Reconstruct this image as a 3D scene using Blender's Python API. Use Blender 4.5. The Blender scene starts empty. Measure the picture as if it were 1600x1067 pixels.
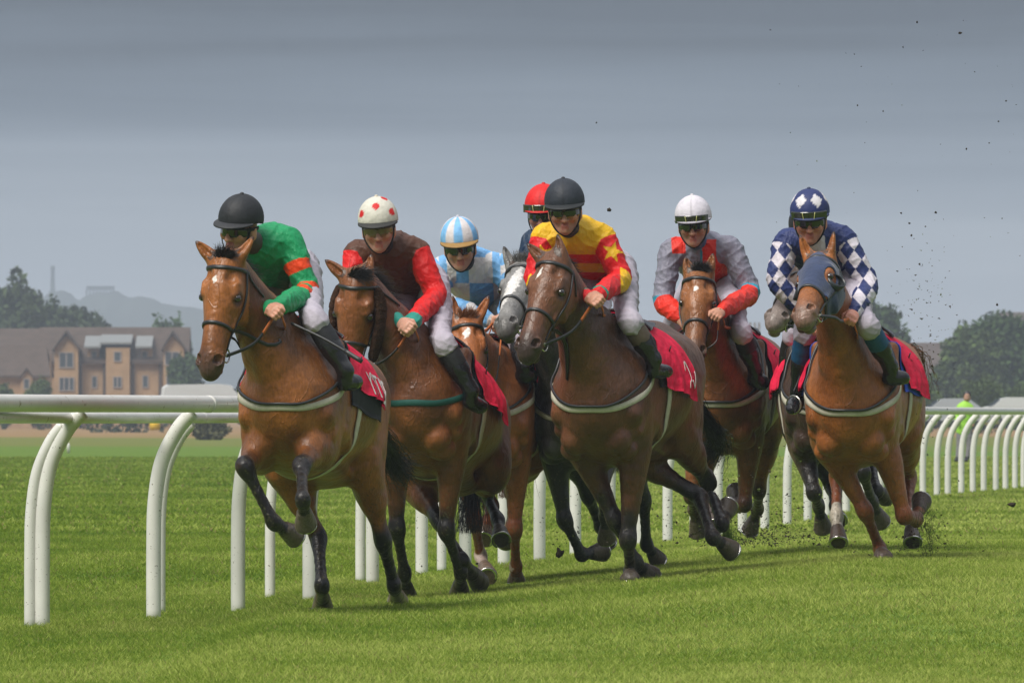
import bpy, bmesh, math, random, os, time
import numpy as np
from mathutils import Vector, Matrix
ONLY = None
QUICK = False
T00 = time.time()
S = bpy.context.scene
# ------------------------------------------------------------------ camera, world, sun
FP = 400/36*1600          # focal length in pixels of the 1600 px photograph
CAMZ, HOR = 1.09, 650.0
cam = bpy.data.cameras.new('camera'); camo = bpy.data.objects.new('camera', cam)
S.collection.objects.link(camo)
camo.location = (0, 0, CAMZ); camo.rotation_euler = (math.radians(90), 0, 0)
cam.lens = 400; cam.sensor_width = 36; cam.shift_y = (HOR-533.5)/1600
cam.clip_start = 1; cam.clip_end = 30000
cam.dof.use_dof = True; cam.dof.focus_distance = 66.0; cam.dof.aperture_fstop = 24
S.camera = camo
SUN_EL, SUN_AZ = math.radians(52), math.radians(-140)   # behind the camera, slightly left
w = bpy.data.worlds.new('World'); S.world = w; w.use_nodes = True
nt = w.node_tree; nt.nodes.clear()
def N(nt, typ, **kw):
    n = nt.nodes.new(typ)
    for k, v in kw.items():
        if k == 'inp':
            for a, b in v.items(): n.inputs[a].default_value = b
        else: setattr(n, k, v)
    return n
out = N(nt, 'ShaderNodeOutputWorld'); bg = N(nt, 'ShaderNodeBackground'); bg.inputs[1].default_value = 0.1
sky = N(nt, 'ShaderNodeTexSky', sky_type='NISHITA', sun_disc=False, sun_elevation=SUN_EL, sun_rotation=math.radians(220))
sky.air_density = 1.5; sky.dust_density = 3
tc = N(nt, 'ShaderNodeTexCoord'); sep = N(nt, 'ShaderNodeSeparateXYZ'); nt.links.new(tc.outputs['Generated'], sep.inputs[0])
# cloud deck: low stratus whose layers follow elevation; noise stretched along the horizon
mp = N(nt, 'ShaderNodeMapping', inp={'Scale': (9, 9, 210)}); nt.links.new(tc.outputs['Generated'], mp.inputs[0])
nz = N(nt, 'ShaderNodeTexNoise', inp={'Scale': 1.0, 'Detail': 5.0, 'Roughness': .5, 'Distortion': .3}); nt.links.new(mp.outputs[0], nz.inputs[0])
ma = N(nt, 'ShaderNodeMath', operation='MULTIPLY_ADD', inp={1: 0.017, 2: -0.0085}); nt.links.new(nz.outputs[0], ma.inputs[0])
ad = N(nt, 'ShaderNodeMath', operation='ADD'); nt.links.new(sep.outputs[2], ad.inputs[0]); nt.links.new(ma.outputs[0], ad.inputs[1])
mr = N(nt, 'ShaderNodeMapRange', inp={1: -0.005, 2: 0.045}); nt.links.new(ad.outputs[0], mr.inputs[0])
cr = N(nt, 'ShaderNodeValToRGB')
SKY = [(0.0, (.60, .615, .64)), (.10, (.575, .595, .62)), (.26, (.47, .51, .565)), (.42, (.37, .42, .48)), (.56, (.235, .285, .35)), (.68, (.125, .165, .22)), (.80, (.05, .072, .108)), (1.0, (.045, .065, .10))]
while len(cr.color_ramp.elements) < len(SKY): cr.color_ramp.elements.new(.5)
for e, (p, c) in zip(cr.color_ramp.elements, SKY): e.position = p; e.color = (*c, 1)
nt.links.new(mr.outputs[0], cr.inputs[0])
# higher up the deck thins and is brighter: what lights the place
mr2 = N(nt, 'ShaderNodeMapRange', inp={1: 0.06, 2: 0.9}); nt.links.new(sep.outputs[2], mr2.inputs[0])
mx = N(nt, 'ShaderNodeMix', data_type='RGBA'); nt.links.new(mr2.outputs[0], mx.inputs[0]); nt.links.new(cr.outputs[0], mx.inputs[6]); mx.inputs[7].default_value = (.90, .93, .97, 1)
mx2 = N(nt, 'ShaderNodeMix', data_type='RGBA', blend_type='ADD'); mx2.inputs[0].default_value = 1
sc = N(nt, 'ShaderNodeVectorMath', operation='SCALE'); sc.inputs[3].default_value = 10.0
nt.links.new(mx.outputs[2], sc.inputs[0])
sc2 = N(nt, 'ShaderNodeVectorMath', operation='SCALE'); sc2.inputs[3].default_value = 0.06
nt.links.new(sky.outputs[0], sc2.inputs[0])
nt.links.new(sc.outputs[0], mx2.inputs[6]); nt.links.new(sc2.outputs[0], mx2.inputs[7])
nt.links.new(mx2.outputs[2], bg.inputs[0]); nt.links.new(bg.outputs[0], out.inputs[0])
sun = bpy.data.lights.new('sun', 'SUN'); suno = bpy.data.objects.new('sun', sun); S.collection.objects.link(suno)
sun.energy = 4.0; sun.angle = math.radians(30); sun.color = (1, .95, .87)
d = Vector((math.sin(SUN_AZ)*math.cos(SUN_EL), math.cos(SUN_AZ)*math.cos(SUN_EL), math.sin(SUN_EL)))
suno.rotation_euler = d.to_track_quat('Z', 'Y').to_euler()
S.view_settings.view_transform = 'Standard'; S.view_settings.look = 'None'; S.view_settings.exposure = 0.0

# ------------------------------------------------------------------ helpers
def A(*v): return np.array(v, dtype=float)
def unit(v): v = np.asarray(v, float); return v/max(1e-9, np.linalg.norm(v))
def px(x, y, D): return A((x-800)/FP*D, D, CAMZ-(y-HOR)/FP*D)
def smooth(a, b, x): t = np.clip((x-a)/(b-a), 0, 1); return t*t*(3-2*t)
def ground(X, Y):
    X = np.asarray(X, float); Y = np.asarray(Y, float)
    g = np.clip(.08*(X+.6), 0, .22); g = g*smooth(0, 1.0, g/.12+.3)
    return g*(1-smooth(75, 100, Y))*smooth(50, 62, Y)-.085*smooth(-1.15, -1.7, X)*(1-smooth(72, 90, Y))*smooth(30, 50, Y)
def onground(x, y):
    """world point of the ground seen at pixel x, y"""
    D = FP*CAMZ/(y-HOR)
    for _ in range(30):
        D = .5*D+.5*FP*(CAMZ-float(ground((x-800)/FP*D, D)))/(y-HOR)
    return A((x-800)/FP*D, D, float(ground((x-800)/FP*D, D)))
def tag(o, label=None, cat=None, group=None, kind=None):
    if label: o['label'] = label
    if cat: o['category'] = cat
    if group: o['group'] = group
    if kind: o['kind'] = kind
    return o
def empty(name, loc, label=None, cat=None, group=None):
    o = bpy.data.objects.new(name, None); S.collection.objects.link(o); o.location = [float(v) for v in loc]
    o.empty_display_size = .2
    return tag(o, label, cat, group)
def mesh(name, V, F, mat, parent=None, smooth_=True, base=None, cols=None, mats=None, mi=None, uv=None):
    V = np.asarray(V, float)
    if base is None: base = A(*parent.location) if parent is not None and parent.parent is None else (parent['_b'] if False else A(0, 0, 0))
    me = bpy.data.meshes.new(name)
    V = V-base
    if isinstance(F, np.ndarray):
        n = F.shape[1]
        me.vertices.add(len(V)); me.vertices.foreach_set('co', V.astype(np.float32).ravel())
        me.loops.add(F.size); me.loops.foreach_set('vertex_index', F.astype(np.int32).ravel())
        me.polygons.add(len(F)); me.polygons.foreach_set('loop_start', np.arange(0, F.size, n, dtype=np.int32))
        me.update(calc_edges=True)
    else:
        me.from_pydata([tuple(v) for v in V], [], F)
    if smooth_: me.polygons.foreach_set('use_smooth', [True]*len(me.polygons))
    if cols is not None:
        ca = me.color_attributes.new('Col', 'FLOAT_COLOR', 'POINT')
        c4 = np.ones((len(V), 4), np.float32); c4[:, :3] = cols
        ca.data.foreach_set('color', c4.ravel())
    for m in (mats or [mat]): me.materials.append(m)
    if mi is not None: me.polygons.foreach_set('material_index', np.asarray(mi, np.int32))
    me.update()
    o = bpy.data.objects.new(name, me); S.collection.objects.link(o)
    if parent is not None: o.parent = parent
    else: o.location = [float(v) for v in base]
    return o
WB = {}
def part(name, V, F, mat, parent, **kw):
    """child mesh; all vertices are given in world space, WB remembers each parent's world origin"""
    b = WB.get(parent.name)
    if b is None: b = A(*parent.location)
    o = mesh(name, V, F, mat, parent, base=b, **kw); WB[o.name] = b
    return o
def catmull(P, n):
    P = np.asarray(P, float); Q = np.vstack([2*P[0]-P[1], P, 2*P[-1]-P[-2]]); out = []
    for i in range(1, len(Q)-2):
        for k in range(n):
            t = k/n; a, b, c, d_ = Q[i-1], Q[i], Q[i+1], Q[i+2]
            out.append(.5*((2*b)+(-a+c)*t+(2*a-5*b+4*c-d_)*t*t+(-a+3*b-3*c+d_)*t**3))
    out.append(P[-1]); return np.array(out)
def frames(P, up=None):
    P = np.asarray(P, float); T = np.gradient(P, axis=0); T /= np.maximum(1e-9, np.linalg.norm(T, axis=1))[:, None]
    u = unit(np.cross(T[0], up if up is not None else A(0.01, .02, 1))) if abs(T[0][2]) < .95 or up is not None else unit(np.cross(T[0], A(0, 1, 0.01)))
    U = []
    for t in T:
        u = unit(u-np.dot(u, t)*t); U.append(u)
    U = np.array(U); return T, U, np.cross(T, U)
def tube(P, r, n=8, caps=True, squash=None, up=None):
    P = np.asarray(P, float); T, U, W = frames(P, up); r = np.broadcast_to(np.asarray(r, float), (len(P),))
    a = np.arange(n)*2*math.pi/n; s = squash or 1.0
    V = (P[:, None]+r[:, None, None]*(np.cos(a)[None, :, None]*U[:, None]+s*np.sin(a)[None, :, None]*W[:, None])).reshape(-1, 3)
    F = [(i*n+j, i*n+(j+1) % n, (i+1)*n+(j+1) % n, (i+1)*n+j) for i in range(len(P)-1) for j in range(n)]
    if caps: F += [tuple(range(n))[::-1], tuple((len(P)-1)*n+j for j in range(n))]
    return V, F
class MB:
    def __init__(s): s.V = []; s.F = []; s.n = 0; s.M = []; s.C = []
    def add(s, V, F, m=0, c=None):
        V = np.asarray(V, float); s.V.append(V); s.F += [tuple(int(i)+s.n for i in f) for f in F]; s.M += [m]*len(F); s.n += len(V)
        if c is not None: s.C.append(np.broadcast_to(np.asarray(c, float), (len(V), 3)))
        return s
    def box(s, x0, x1, y0, y1, z0, z1, m=0):
        V = [(x, y, z) for z in (z0, z1) for y in (y0, y1) for x in (x0, x1)]
        return s.add(V, [(0, 2, 3, 1), (4, 5, 7, 6), (0, 1, 5, 4), (2, 6, 7, 3), (0, 4, 6, 2), (1, 3, 7, 5)], m)
    def verts(s): return np.vstack(s.V)
    def part(s, name, mat, parent, **kw):
        if s.C: kw['cols'] = np.vstack(s.C)
        if isinstance(mat, list): kw['mats'] = mat; kw['mi'] = s.M; mat = None
        return part(name, s.verts(), s.F, mat, parent, **kw)
    def top(s, name, mat, base=None, **kw):
        V = s.verts()
        if base is None: base = A(V[:, 0].mean(), V[:, 1].mean(), V[:, 2].min())
        if s.C: kw['cols'] = np.vstack(s.C)
        if isinstance(mat, list): kw['mats'] = mat; kw['mi'] = s.M; mat = None
        return mesh(name, V, s.F, mat, None, base=base, **kw)

# ------------------------------------------------------------------ materials
MATS = {}
def mat(name, col=(.5, .5, .5), rough=.5, spec=.5, metal=0, vcol=False, var=0.12, vscale=30, bump=0.0, bscale=200, bstretch=None, sheen=0, coat=0, emit=None, sub=0, bump2=0, b2scale=20, alpha=None, spotty=None, veins=0, stint=None, hairs=0):
    if name in MATS: return MATS[name]
    m = bpy.data.materials.new(name); m.use_nodes = True; t = m.node_tree; b = t.nodes['Principled BSDF']
    b.inputs['Roughness'].default_value = rough; b.inputs['Specular IOR Level'].default_value = spec; b.inputs['Metallic'].default_value = metal
    b.inputs['Sheen Weight'].default_value = sheen; b.inputs['Coat Weight'].default_value = coat
    if stint: b.inputs['Sheen Tint'].default_value = (*stint, 1); b.inputs['Sheen Roughness'].default_value = .35
    if sub: b.inputs['Subsurface Weight'].default_value = sub; b.inputs['Subsurface Radius'].default_value = (.01, .004, .002)
    tcn = N(t, 'ShaderNodeTexCoord')
    if vcol:
        src = N(t, 'ShaderNodeVertexColor'); src.layer_name = 'Col'
    else:
        src = N(t, 'ShaderNodeRGB'); src.outputs[0].default_value = (*col, 1)
    nz = N(t, 'ShaderNodeTexNoise', inp={'Scale': vscale, 'Detail': 5.0, 'Roughness': .6}); t.links.new(tcn.outputs['Object'], nz.inputs[0])
    mr = N(t, 'ShaderNodeMapRange', inp={1: .3, 2: .7, 3: 1-var, 4: 1+var}); t.links.new(nz.outputs[0], mr.inputs[0])
    sc = N(t, 'ShaderNodeVectorMath', operation='SCALE'); t.links.new(src.outputs[0], sc.inputs[0]); t.links.new(mr.outputs[0], sc.inputs[3])
    last = sc
    if hairs:
        mph = N(t, 'ShaderNodeMapping', inp={'Scale': (1, 1, .25)}); t.links.new(tcn.outputs['Object'], mph.inputs[0])
        nh = N(t, 'ShaderNodeTexNoise', inp={'Scale': 110.0, 'Detail': 3.0}); t.links.new(mph.outputs[0], nh.inputs[0]); rh = N(t, 'ShaderNodeMapRange', inp={1: .3, 2: .7, 3: 1-hairs, 4: 1+hairs}); t.links.new(nh.outputs[0], rh.inputs[0])
        s2 = N(t, 'ShaderNodeVectorMath', operation='SCALE'); t.links.new(sc.outputs[0], s2.inputs[0]); t.links.new(rh.outputs[0], s2.inputs[3]); sc = s2
    if spotty:
        n2 = N(t, 'ShaderNodeTexNoise', inp={'Scale': spotty[0], 'Detail': 4.0}); t.links.new(tcn.outputs['Object'], n2.inputs[0])
        r2 = N(t, 'ShaderNodeMapRange', inp={1: spotty[1], 2: spotty[1]+.05}); t.links.new(n2.outputs[0], r2.inputs[0])
        mxx = N(t, 'ShaderNodeMix', data_type='RGBA'); t.links.new(r2.outputs[0], mxx.inputs[0]); t.links.new(sc.outputs[0], mxx.inputs[6]); mxx.inputs[7].default_value = (*spotty[2], 1)
        t.links.new(mxx.outputs[2], b.inputs['Base Color'])
    else: t.links.new(sc.outputs[0], b.inputs['Base Color'])
    prev = None
    if veins:
        mpn = N(t, 'ShaderNodeMapping', inp={'Scale': (1, 1, .45)}); t.links.new(tcn.outputs['Object'], mpn.inputs[0])
        nd_ = N(t, 'ShaderNodeTexNoise', inp={'Scale': 7.0, 'Detail': 3.0, 'Distortion': .6}); t.links.new(mpn.outputs[0], nd_.inputs[0])
        ab = N(t, 'ShaderNodeMath', operation='SUBTRACT', inp={1: .5}); t.links.new(nd_.outputs[0], ab.inputs[0]); a2 = N(t, 'ShaderNodeMath', operation='ABSOLUTE'); t.links.new(ab.outputs[0], a2.inputs[0])
        rr_ = N(t, 'ShaderNodeMapRange', inp={1: 0.0, 2: .018, 3: 1.0, 4: 0.0}); t.links.new(a2.outputs[0], rr_.inputs[0])
        bn = N(t, 'ShaderNodeBump', inp={'Strength': .8, 'Distance': veins}); t.links.new(rr_.outputs[0], bn.inputs['Height']); t.links.new(bn.outputs[0], b.inputs['Normal']); prev = bn
    for bb, bs, st in ((bump2, b2scale, None), (bump, bscale, bstretch)):
        if not bb: continue
        mpn = N(t, 'ShaderNodeMapping'); t.links.new(tcn.outputs['Object'], mpn.inputs[0])
        if st: mpn.inputs['Scale'].default_value = st
        nb = N(t, 'ShaderNodeTexNoise', inp={'Scale': bs, 'Detail': 4.0}); t.links.new(mpn.outputs[0], nb.inputs[0])
        bn = N(t, 'ShaderNodeBump', inp={'Strength': 1.0, 'Distance': bb}); t.links.new(nb.outputs[0], bn.inputs['Height'])
        if prev: t.links.new(prev.outputs[0], bn.inputs['Normal'])
        t.links.new(bn.outputs[0], b.inputs['Normal']); prev = bn
    if emit: b.inputs['Emission Color'].default_value = (*emit, 1); b.inputs['Emission Strength'].default_value = 1
    MATS[name] = m; return m
COAT = mat('horse_coat', vcol=True, rough=.39, spec=.42, sheen=.08, stint=(1, .62, .38), var=.34, vscale=5.5, bump=.0022, bscale=75, bstretch=(1, 1, .3), bump2=.020, b2scale=9, veins=.0022, hairs=.22)
LEATHER = mat('dark_leather', (.016, .017, .019), .4, .6, bump=.0006, bscale=300)
WHITE_STRAP = mat('webbing_white', (.50, .47, .38), .7, .3, bump=.0005, bscale=400)
RUBBER_ORANGE = mat('rubber_orange', (.42, .11, .02), .6, .4, bump=.0006, bscale=300)
RED_CLOTH = mat('red_cloth', (.72, .018, .065), .8, .15, var=.2, vscale=9, bump=.018, bscale=16)
BLACK_CLOTH = mat('black_cloth', (.014, .016, .017), .8, .3, var=.25, bump=.002, bscale=30)
HAIR_BLACK = mat('hair_black', (.012, .010, .010), .4, .5)
METAL = mat('bit_metal', (.6, .58, .55), .25, .5, metal=1)
EYE = mat('eye_dark', (.012, .006, .004), .06, .8, coat=.6)
SILK = mat('silk', vcol=True, rough=.5, spec=.3, var=.10, vscale=8, bump=.013, bscale=30, bstretch=(1, 1, .5), bump2=.012, b2scale=13)
SKIN = mat('skin', vcol=True, rough=.5, spec=.4, var=.08, vscale=60, bump=.0006, bscale=180, sub=.15)
BREECH = mat('breeches', (.40, .365, .43), .7, .3, var=.1, vscale=15, bump=.007, bscale=24)
BOOT = mat('boot', (.012, .012, .014), .22, .6, bump=.003, bscale=40)
HELM = mat('helmet_cover', vcol=True, rough=.6, spec=.35, bump=.003, bscale=45, bump2=.004, b2scale=15)
LENS = mat('lens', (.012, .012, .012), .08, .7, coat=.5)

# ------------------------------------------------------------------ smooth signed-distance modelling
class Prim:
    __slots__ = ('p0', 'p1', 'a0', 'b0', 'a1', 'b1', 'u', 'v', 'w', 'L', 'tg', 't0', 't1', 'sub', 'k')
    def __init__(s, p0, p1, a0, b0, a1, b1, side, tg=None, t0=0, t1=0, sub=False, k=.02):
        s.p0 = A(*p0); s.p1 = A(*p1); s.a0, s.b0, s.a1, s.b1 = a0, b0, a1, b1
        d = s.p1-s.p0; s.L = float(np.linalg.norm(d)); s.w = d/s.L if s.L > 1e-6 else unit(np.cross(side, A(.1, 1, .2)))
        u = side-np.dot(side, s.w)*s.w
        if np.linalg.norm(u) < 1e-3: u = np.cross(s.w, A(.3, .2, .9))
        s.u = unit(u); s.v = np.cross(s.w, s.u); s.tg = tg; s.t0, s.t1 = t0, t1; s.sub = sub; s.k = k
    def dist(s, X, Y, Z, want_t=False):
        x = X-s.p0[0]; y = Y-s.p0[1]; z = Z-s.p0[2]
        ww = x*s.w[0]+y*s.w[1]+z*s.w[2]; t = np.clip(ww/s.L, 0, 1) if s.L > 1e-6 else ww*0
        dw = ww-t*s.L; du = x*s.u[0]+y*s.u[1]+z*s.u[2]; dv = x*s.v[0]+y*s.v[1]+z*s.v[2]
        a = s.a0+(s.a1-s.a0)*t; b = s.b0+(s.b1-s.b0)*t; c = np.minimum(a, b)
        qa = (du/a); qb = (dv/b); qc = (dw/c)
        k0 = np.sqrt(qa*qa+qb*qb+qc*qc)+1e-6; k1 = np.sqrt((qa/a)**2+(qb/b)**2+(qc/c)**2)+1e-6
        d = k0*(k0-1)/k1; d = np.where(k0 < .5, -c*.5, d)
        return (d, t) if want_t else d
    def bbox(s, pad):
        r = max(s.a0, s.b0, s.a1, s.b1)+pad
        return np.minimum(s.p0, s.p1)-r, np.maximum(s.p0, s.p1)+r
def loft(pts, side, n=2, tg=None, ts=None, k=.015):
    """pts: rows (x,y,z,a,b); radii and centres are splined"""
    Q = catmull(np.asarray(pts, float), n); R = []
    tt = np.interp(np.arange(len(Q))/n, np.arange(len(pts)), ts) if ts is not None else np.zeros(len(Q))
    for i in range(len(Q)-1):
        sd = side(i/(len(Q)-1)) if callable(side) else side
        R.append(Prim(Q[i, :3], Q[i+1, :3], max(.002, Q[i, 3]), max(.002, Q[i, 4]), max(.002, Q[i+1, 3]), max(.002, Q[i+1, 4]), sd, tg, tt[i], tt[i+1], k=k))
    return R
def ell(c, side, axis, a, b, l, tg=None, k=.03, sub=False, t=0):
    """ellipsoid: half length l along axis, a along side, b across"""
    axis = unit(axis); m = min(a, b); h = max(.0005, l-m)
    return Prim(A(*c)-axis*h, A(*c)+axis*h, a, b, a, b, side, tg, t, t, sub=sub, k=k)
class Field:
    def __init__(s, groups, vox, clip=None, kcore=.05, noise=None):
        """groups[0] is the core; the others join it with kcore but never one another"""
        P = [p for g in groups for p in g if not p.sub]
        lo = np.min([p.bbox(.012)[0] for p in P], axis=0); hi = np.max([p.bbox(.012)[1] for p in P], axis=0)
        if clip is not None: lo = np.maximum(lo, clip[0]); hi = np.minimum(hi, clip[1])
        s.lo = lo; s.h = vox; s.n = np.maximum(4, np.ceil((hi-lo)/vox).astype(int)+1); s.groups = groups; s.kcore = kcore
        ax = [(lo[i]+vox*np.arange(s.n[i])).astype(np.float32) for i in range(3)]; s.ax = ax
        core = None
        res = None
        for gi, g in enumerate(groups):
            F = np.full(s.n, .3, np.float32)
            for p in g:
                l, h = p.bbox(p.k+.02+2*vox)
                i0 = np.clip(np.floor((l-lo)/vox).astype(int), 0, s.n); i1 = np.clip(np.ceil((h-lo)/vox).astype(int)+1, 0, s.n)
                if (i1 <= i0).any(): continue
                sl = tuple(slice(a, b) for a, b in zip(i0, i1))
                X = ax[0][sl[0], None, None]; Y = ax[1][None, sl[1], None]; Z = ax[2][None, None, sl[2]]
                d = p.dist(X, Y, Z).astype(np.float32); f = F[sl]
                if p.sub:
                    h_ = np.maximum(p.k-np.abs(-d-f), 0); F[sl] = np.maximum(f, -d)+h_*h_/(4*p.k)
                else:
                    h_ = np.maximum(p.k-np.abs(d-f), 0); F[sl] = np.minimum(f, d)-h_*h_/(4*p.k)
            if gi == 0: core = F; res = F
            else:
                h_ = np.maximum(kcore-np.abs(F-core), 0); res = np.minimum(res, np.minimum(F, core)-h_*h_/(4*kcore))
        s.F = res
        if noise is not None:
            s.F = s.F+noise(ax[0][:, None, None], ax[1][None, :, None], ax[2][None, None, :]).astype(np.float32)
    def sample(s, P):
        q = (np.asarray(P, float)-s.lo)/s.h; q = np.clip(q, 0, s.n-1.001); i = q.astype(int); f = q-i; r = 0
        for dx in (0, 1):
            for dy in (0, 1):
                for dz in (0, 1):
                    wgt = (f[:, 0] if dx else 1-f[:, 0])*(f[:, 1] if dy else 1-f[:, 1])*(f[:, 2] if dz else 1-f[:, 2])
                    r = r+wgt*s.F[i[:, 0]+dx, i[:, 1]+dy, i[:, 2]+dz]
        return r
    def grad(s, P):
        e = s.h; g = np.stack([s.sample(P+A(*(e*np.eye(3)[k])))-s.sample(P-A(*(e*np.eye(3)[k]))) for k in range(3)], 1)
        return g/np.maximum(1e-9, np.linalg.norm(g, axis=1))[:, None]
    def project(s, P, off=0.0, it=6):
        P = np.array(P, float)
        for _ in range(it): P = P-(s.sample(P)-off)[:, None]*s.grad(P)*.8
        return P, s.grad(P)
    def surface(s):
        F = s.F; ins = F < 0
        c = np.zeros(np.array(F.shape)-1, np.int8)
        for dx in (0, 1):
            for dy in (0, 1):
                for dz in (0, 1): c += ins[dx:dx+c.shape[0], dy:dy+c.shape[1], dz:dz+c.shape[2]]
        act = (c > 0) & (c < 8); idx = np.argwhere(act); vid = -np.ones(act.shape, np.int32); vid[act] = np.arange(len(idx))
        acc = np.zeros((len(idx), 3)); cnt = np.zeros(len(idx))
        cor = [(x, y, z) for x in (0, 1) for y in (0, 1) for z in (0, 1)]
        vals = {q: F[idx[:, 0]+q[0], idx[:, 1]+q[1], idx[:, 2]+q[2]] for q in cor}
        for q in cor:
            for a in range(3):
                if q[a] == 0:
                    r = list(q); r[a] = 1; r = tuple(r); v0, v1 = vals[q], vals[r]; m = (v0 < 0) != (v1 < 0)
                    t = v0[m]/(v0[m]-v1[m]); P = np.tile(np.array(q, float), (m.sum(), 1)); P[:, a] += t; acc[m] += P; cnt[m] += 1
        V = s.lo+s.h*(idx+acc/cnt[:, None]); Q = []
        for a in range(3):
            sl0 = [slice(None)]*3; sl1 = [slice(None)]*3; sl0[a] = slice(0, -1); sl1[a] = slice(1, None)
            A0 = ins[tuple(sl0)]; A1 = ins[tuple(sl1)]; e = np.argwhere(A0 != A1)
            b, c_ = (a+1) % 3, (a+2) % 3
            e = e[(e[:, b] > 0) & (e[:, c_] > 0) & (e[:, b] < act.shape[b]) & (e[:, c_] < act.shape[c_])]
            if not len(e): continue
            def cell(db, dc):
                g = e.copy(); g[:, b] += db; g[:, c_] += dc; return vid[g[:, 0], g[:, 1], g[:, 2]]
            q = np.stack([cell(-1, -1), cell(0, -1), cell(0, 0), cell(-1, 0)], 1)
            fl = ~A0[e[:, 0], e[:, 1], e[:, 2]]
            q[fl] = q[fl][:, ::-1]; Q.append(q)
        Q = np.vstack(Q); Q = Q[(Q >= 0).all(1)]
        # one smoothing pass
        return V, Q
    def labels(s, V):
        """nearest primitive's tag and parameter for each vertex"""
        best = np.full(len(V), 1e9); tg = np.full(len(V), -1); tv = np.zeros(len(V)); names = []
        for g in s.groups:
            for p in g:
                if p.sub and p.tg is None or p.tg is None: 
                    if p.sub: continue
                l, h = p.bbox(.06); m = np.all((V > l) & (V < h), axis=1)
                if not m.any(): continue
                d, t = p.dist(V[m, 0], V[m, 1], V[m, 2], True)
                if p.sub: d = np.abs(d)
                nm = p.tg or ''
                if nm not in names: names.append(nm)
                k = names.index(nm); ii = np.where(m)[0]; bt = d < best[ii]
                ii = ii[bt]; best[ii] = d[bt]; tg[ii] = k; tv[ii] = (p.t0+(p.t1-p.t0)*t)[bt] if np.ndim(t) else p.t0
        return np.array(names+[''])[tg], tv
def relax(V, Q, it=1, lam=.5):
    for _ in range(it):
        acc = np.zeros_like(V); cnt = np.zeros(len(V))
        for a, b in ((0, 1), (1, 2), (2, 3), (3, 0)):
            np.add.at(acc, Q[:, a], V[Q[:, b]]); np.add.at(acc, Q[:, b], V[Q[:, a]]); np.add.at(cnt, Q[:, a], 1); np.add.at(cnt, Q[:, b], 1)
        V = V+lam*(acc/np.maximum(1, cnt)[:, None]-V)
    return V
# ------------------------------------------------------------------ horses
CAM = A(0, 0, CAMZ)
def reach(parent, q, length):
    """3D joint seen at pixel q[:2]; q[2] = -1 nearer / +1 farther than its parent, or an absolute depth"""
    if abs(q[2]) > 2: return px(q[0], q[1], q[2])
    r = unit(px(q[0], q[1], 1.0)-CAM); b = np.dot(parent-CAM, r); pc = CAM+b*r; e = length**2-np.sum((pc-parent)**2)
    return pc+r*(q[2]*math.sqrt(max(0, e)))
def solve_ray(F, inner, outer, off):
    """first surface hit of the field going from outer to inner, at distance off"""
    t = np.linspace(0, 1, 220); P = outer+(inner-outer)*t[:, None]; v = F.sample(P)-off; k = np.argmax(v < 0)
    if v[k] >= 0: return inner
    if k == 0: return P[0]
    f = v[k-1]/(v[k-1]-v[k]); return P[k-1]+(P[k]-P[k-1])*f
def strap(F, prs, width, thick=.005, off=.002, n=6, closed=False):
    """flat strap lying on a field's surface; prs = (inner, outer) pairs"""
    P = np.array([solve_ray(F, A(*i), A(*o), off) for i, o in prs]); P = catmull(P, n)
    for _ in range(3):
        P[1:-1] = .5*P[1:-1]+.25*(P[2:]+P[:-2]); P, G_ = F.project(P, off, 3)
    P[1:-1] = .5*P[1:-1]+.25*(P[2:]+P[:-2]); G_ = F.grad(P); G_[1:-1] = .34*G_[1:-1]+.33*(G_[2:]+G_[:-2])
    return ribbon(P, G_, width, thick)
def ribbon(P, Nn, width, thick):
    P = np.asarray(P, float); T = np.gradient(P, axis=0); T /= np.maximum(1e-9, np.linalg.norm(T, axis=1))[:, None]
    Nn = Nn-np.sum(Nn*T, 1)[:, None]*T; Nn /= np.maximum(1e-9, np.linalg.norm(Nn, axis=1))[:, None]
    B = np.cross(T, Nn); h = width/2; prof = [(-h, 0), (-h*.92, thick), (0, thick*1.25), (h*.92, thick), (h, 0), (0, -thick*.4)]
    m = len(prof); V = np.stack([P+a*B+b*Nn for a, b in prof], 1).reshape(-1, 3)
    Q = [(i*m+j, i*m+(j+1) % m, (i+1)*m+(j+1) % m, (i+1)*m+j) for i in range(len(P)-1) for j in range(m)]
    Q += [tuple(range(m))[::-1], tuple((len(P)-1)*m+j for j in range(m))]
    return V, Q
def ring(c, axis, R, r, n=24, m=8, arc=1.0, ref=None):
    axis = unit(axis); u = unit(np.cross(axis, ref if ref is not None else A(.1, .3, 1))); v = np.cross(axis, u)
    a = np.linspace(0, 2*math.pi*arc, n+1); P = c+R*(np.cos(a)[:, None]*u+np.sin(a)[:, None]*v)
    return tube(P, r, m)
def strands(rng, roots, dirs, length, r0=.0035, droop=.3, n=4, spread=.25, curl=.02):
    mb = MB()
    for P, d_ in zip(roots, dirs):
        d_ = unit(unit(d_)+rng.normal(0, spread, 3)); L = length*rng.uniform(.6, 1.15); pts = [np.array(P, float)]
        for i in range(n):
            pts.append(pts[-1]+d_*L/n); d_ = unit(d_+A(0, 0, -droop/n)+rng.normal(0, curl*4, 3)/n)
        V, F = tube(np.array(pts), np.linspace(r0, r0*.2, n+1), 3, False); mb.add(V, F)
    return mb
BAY = dict(base=(.265, .092, .021), dark=(.070, .024, .009), leg=(.011, .009, .009), leg0=.85, muz=(.045, .033, .028), mane='black', hoof=(.09, .07, .055))
def coat(**k): d_ = dict(BAY); d_.update(k); return d_
HF = {}
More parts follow.
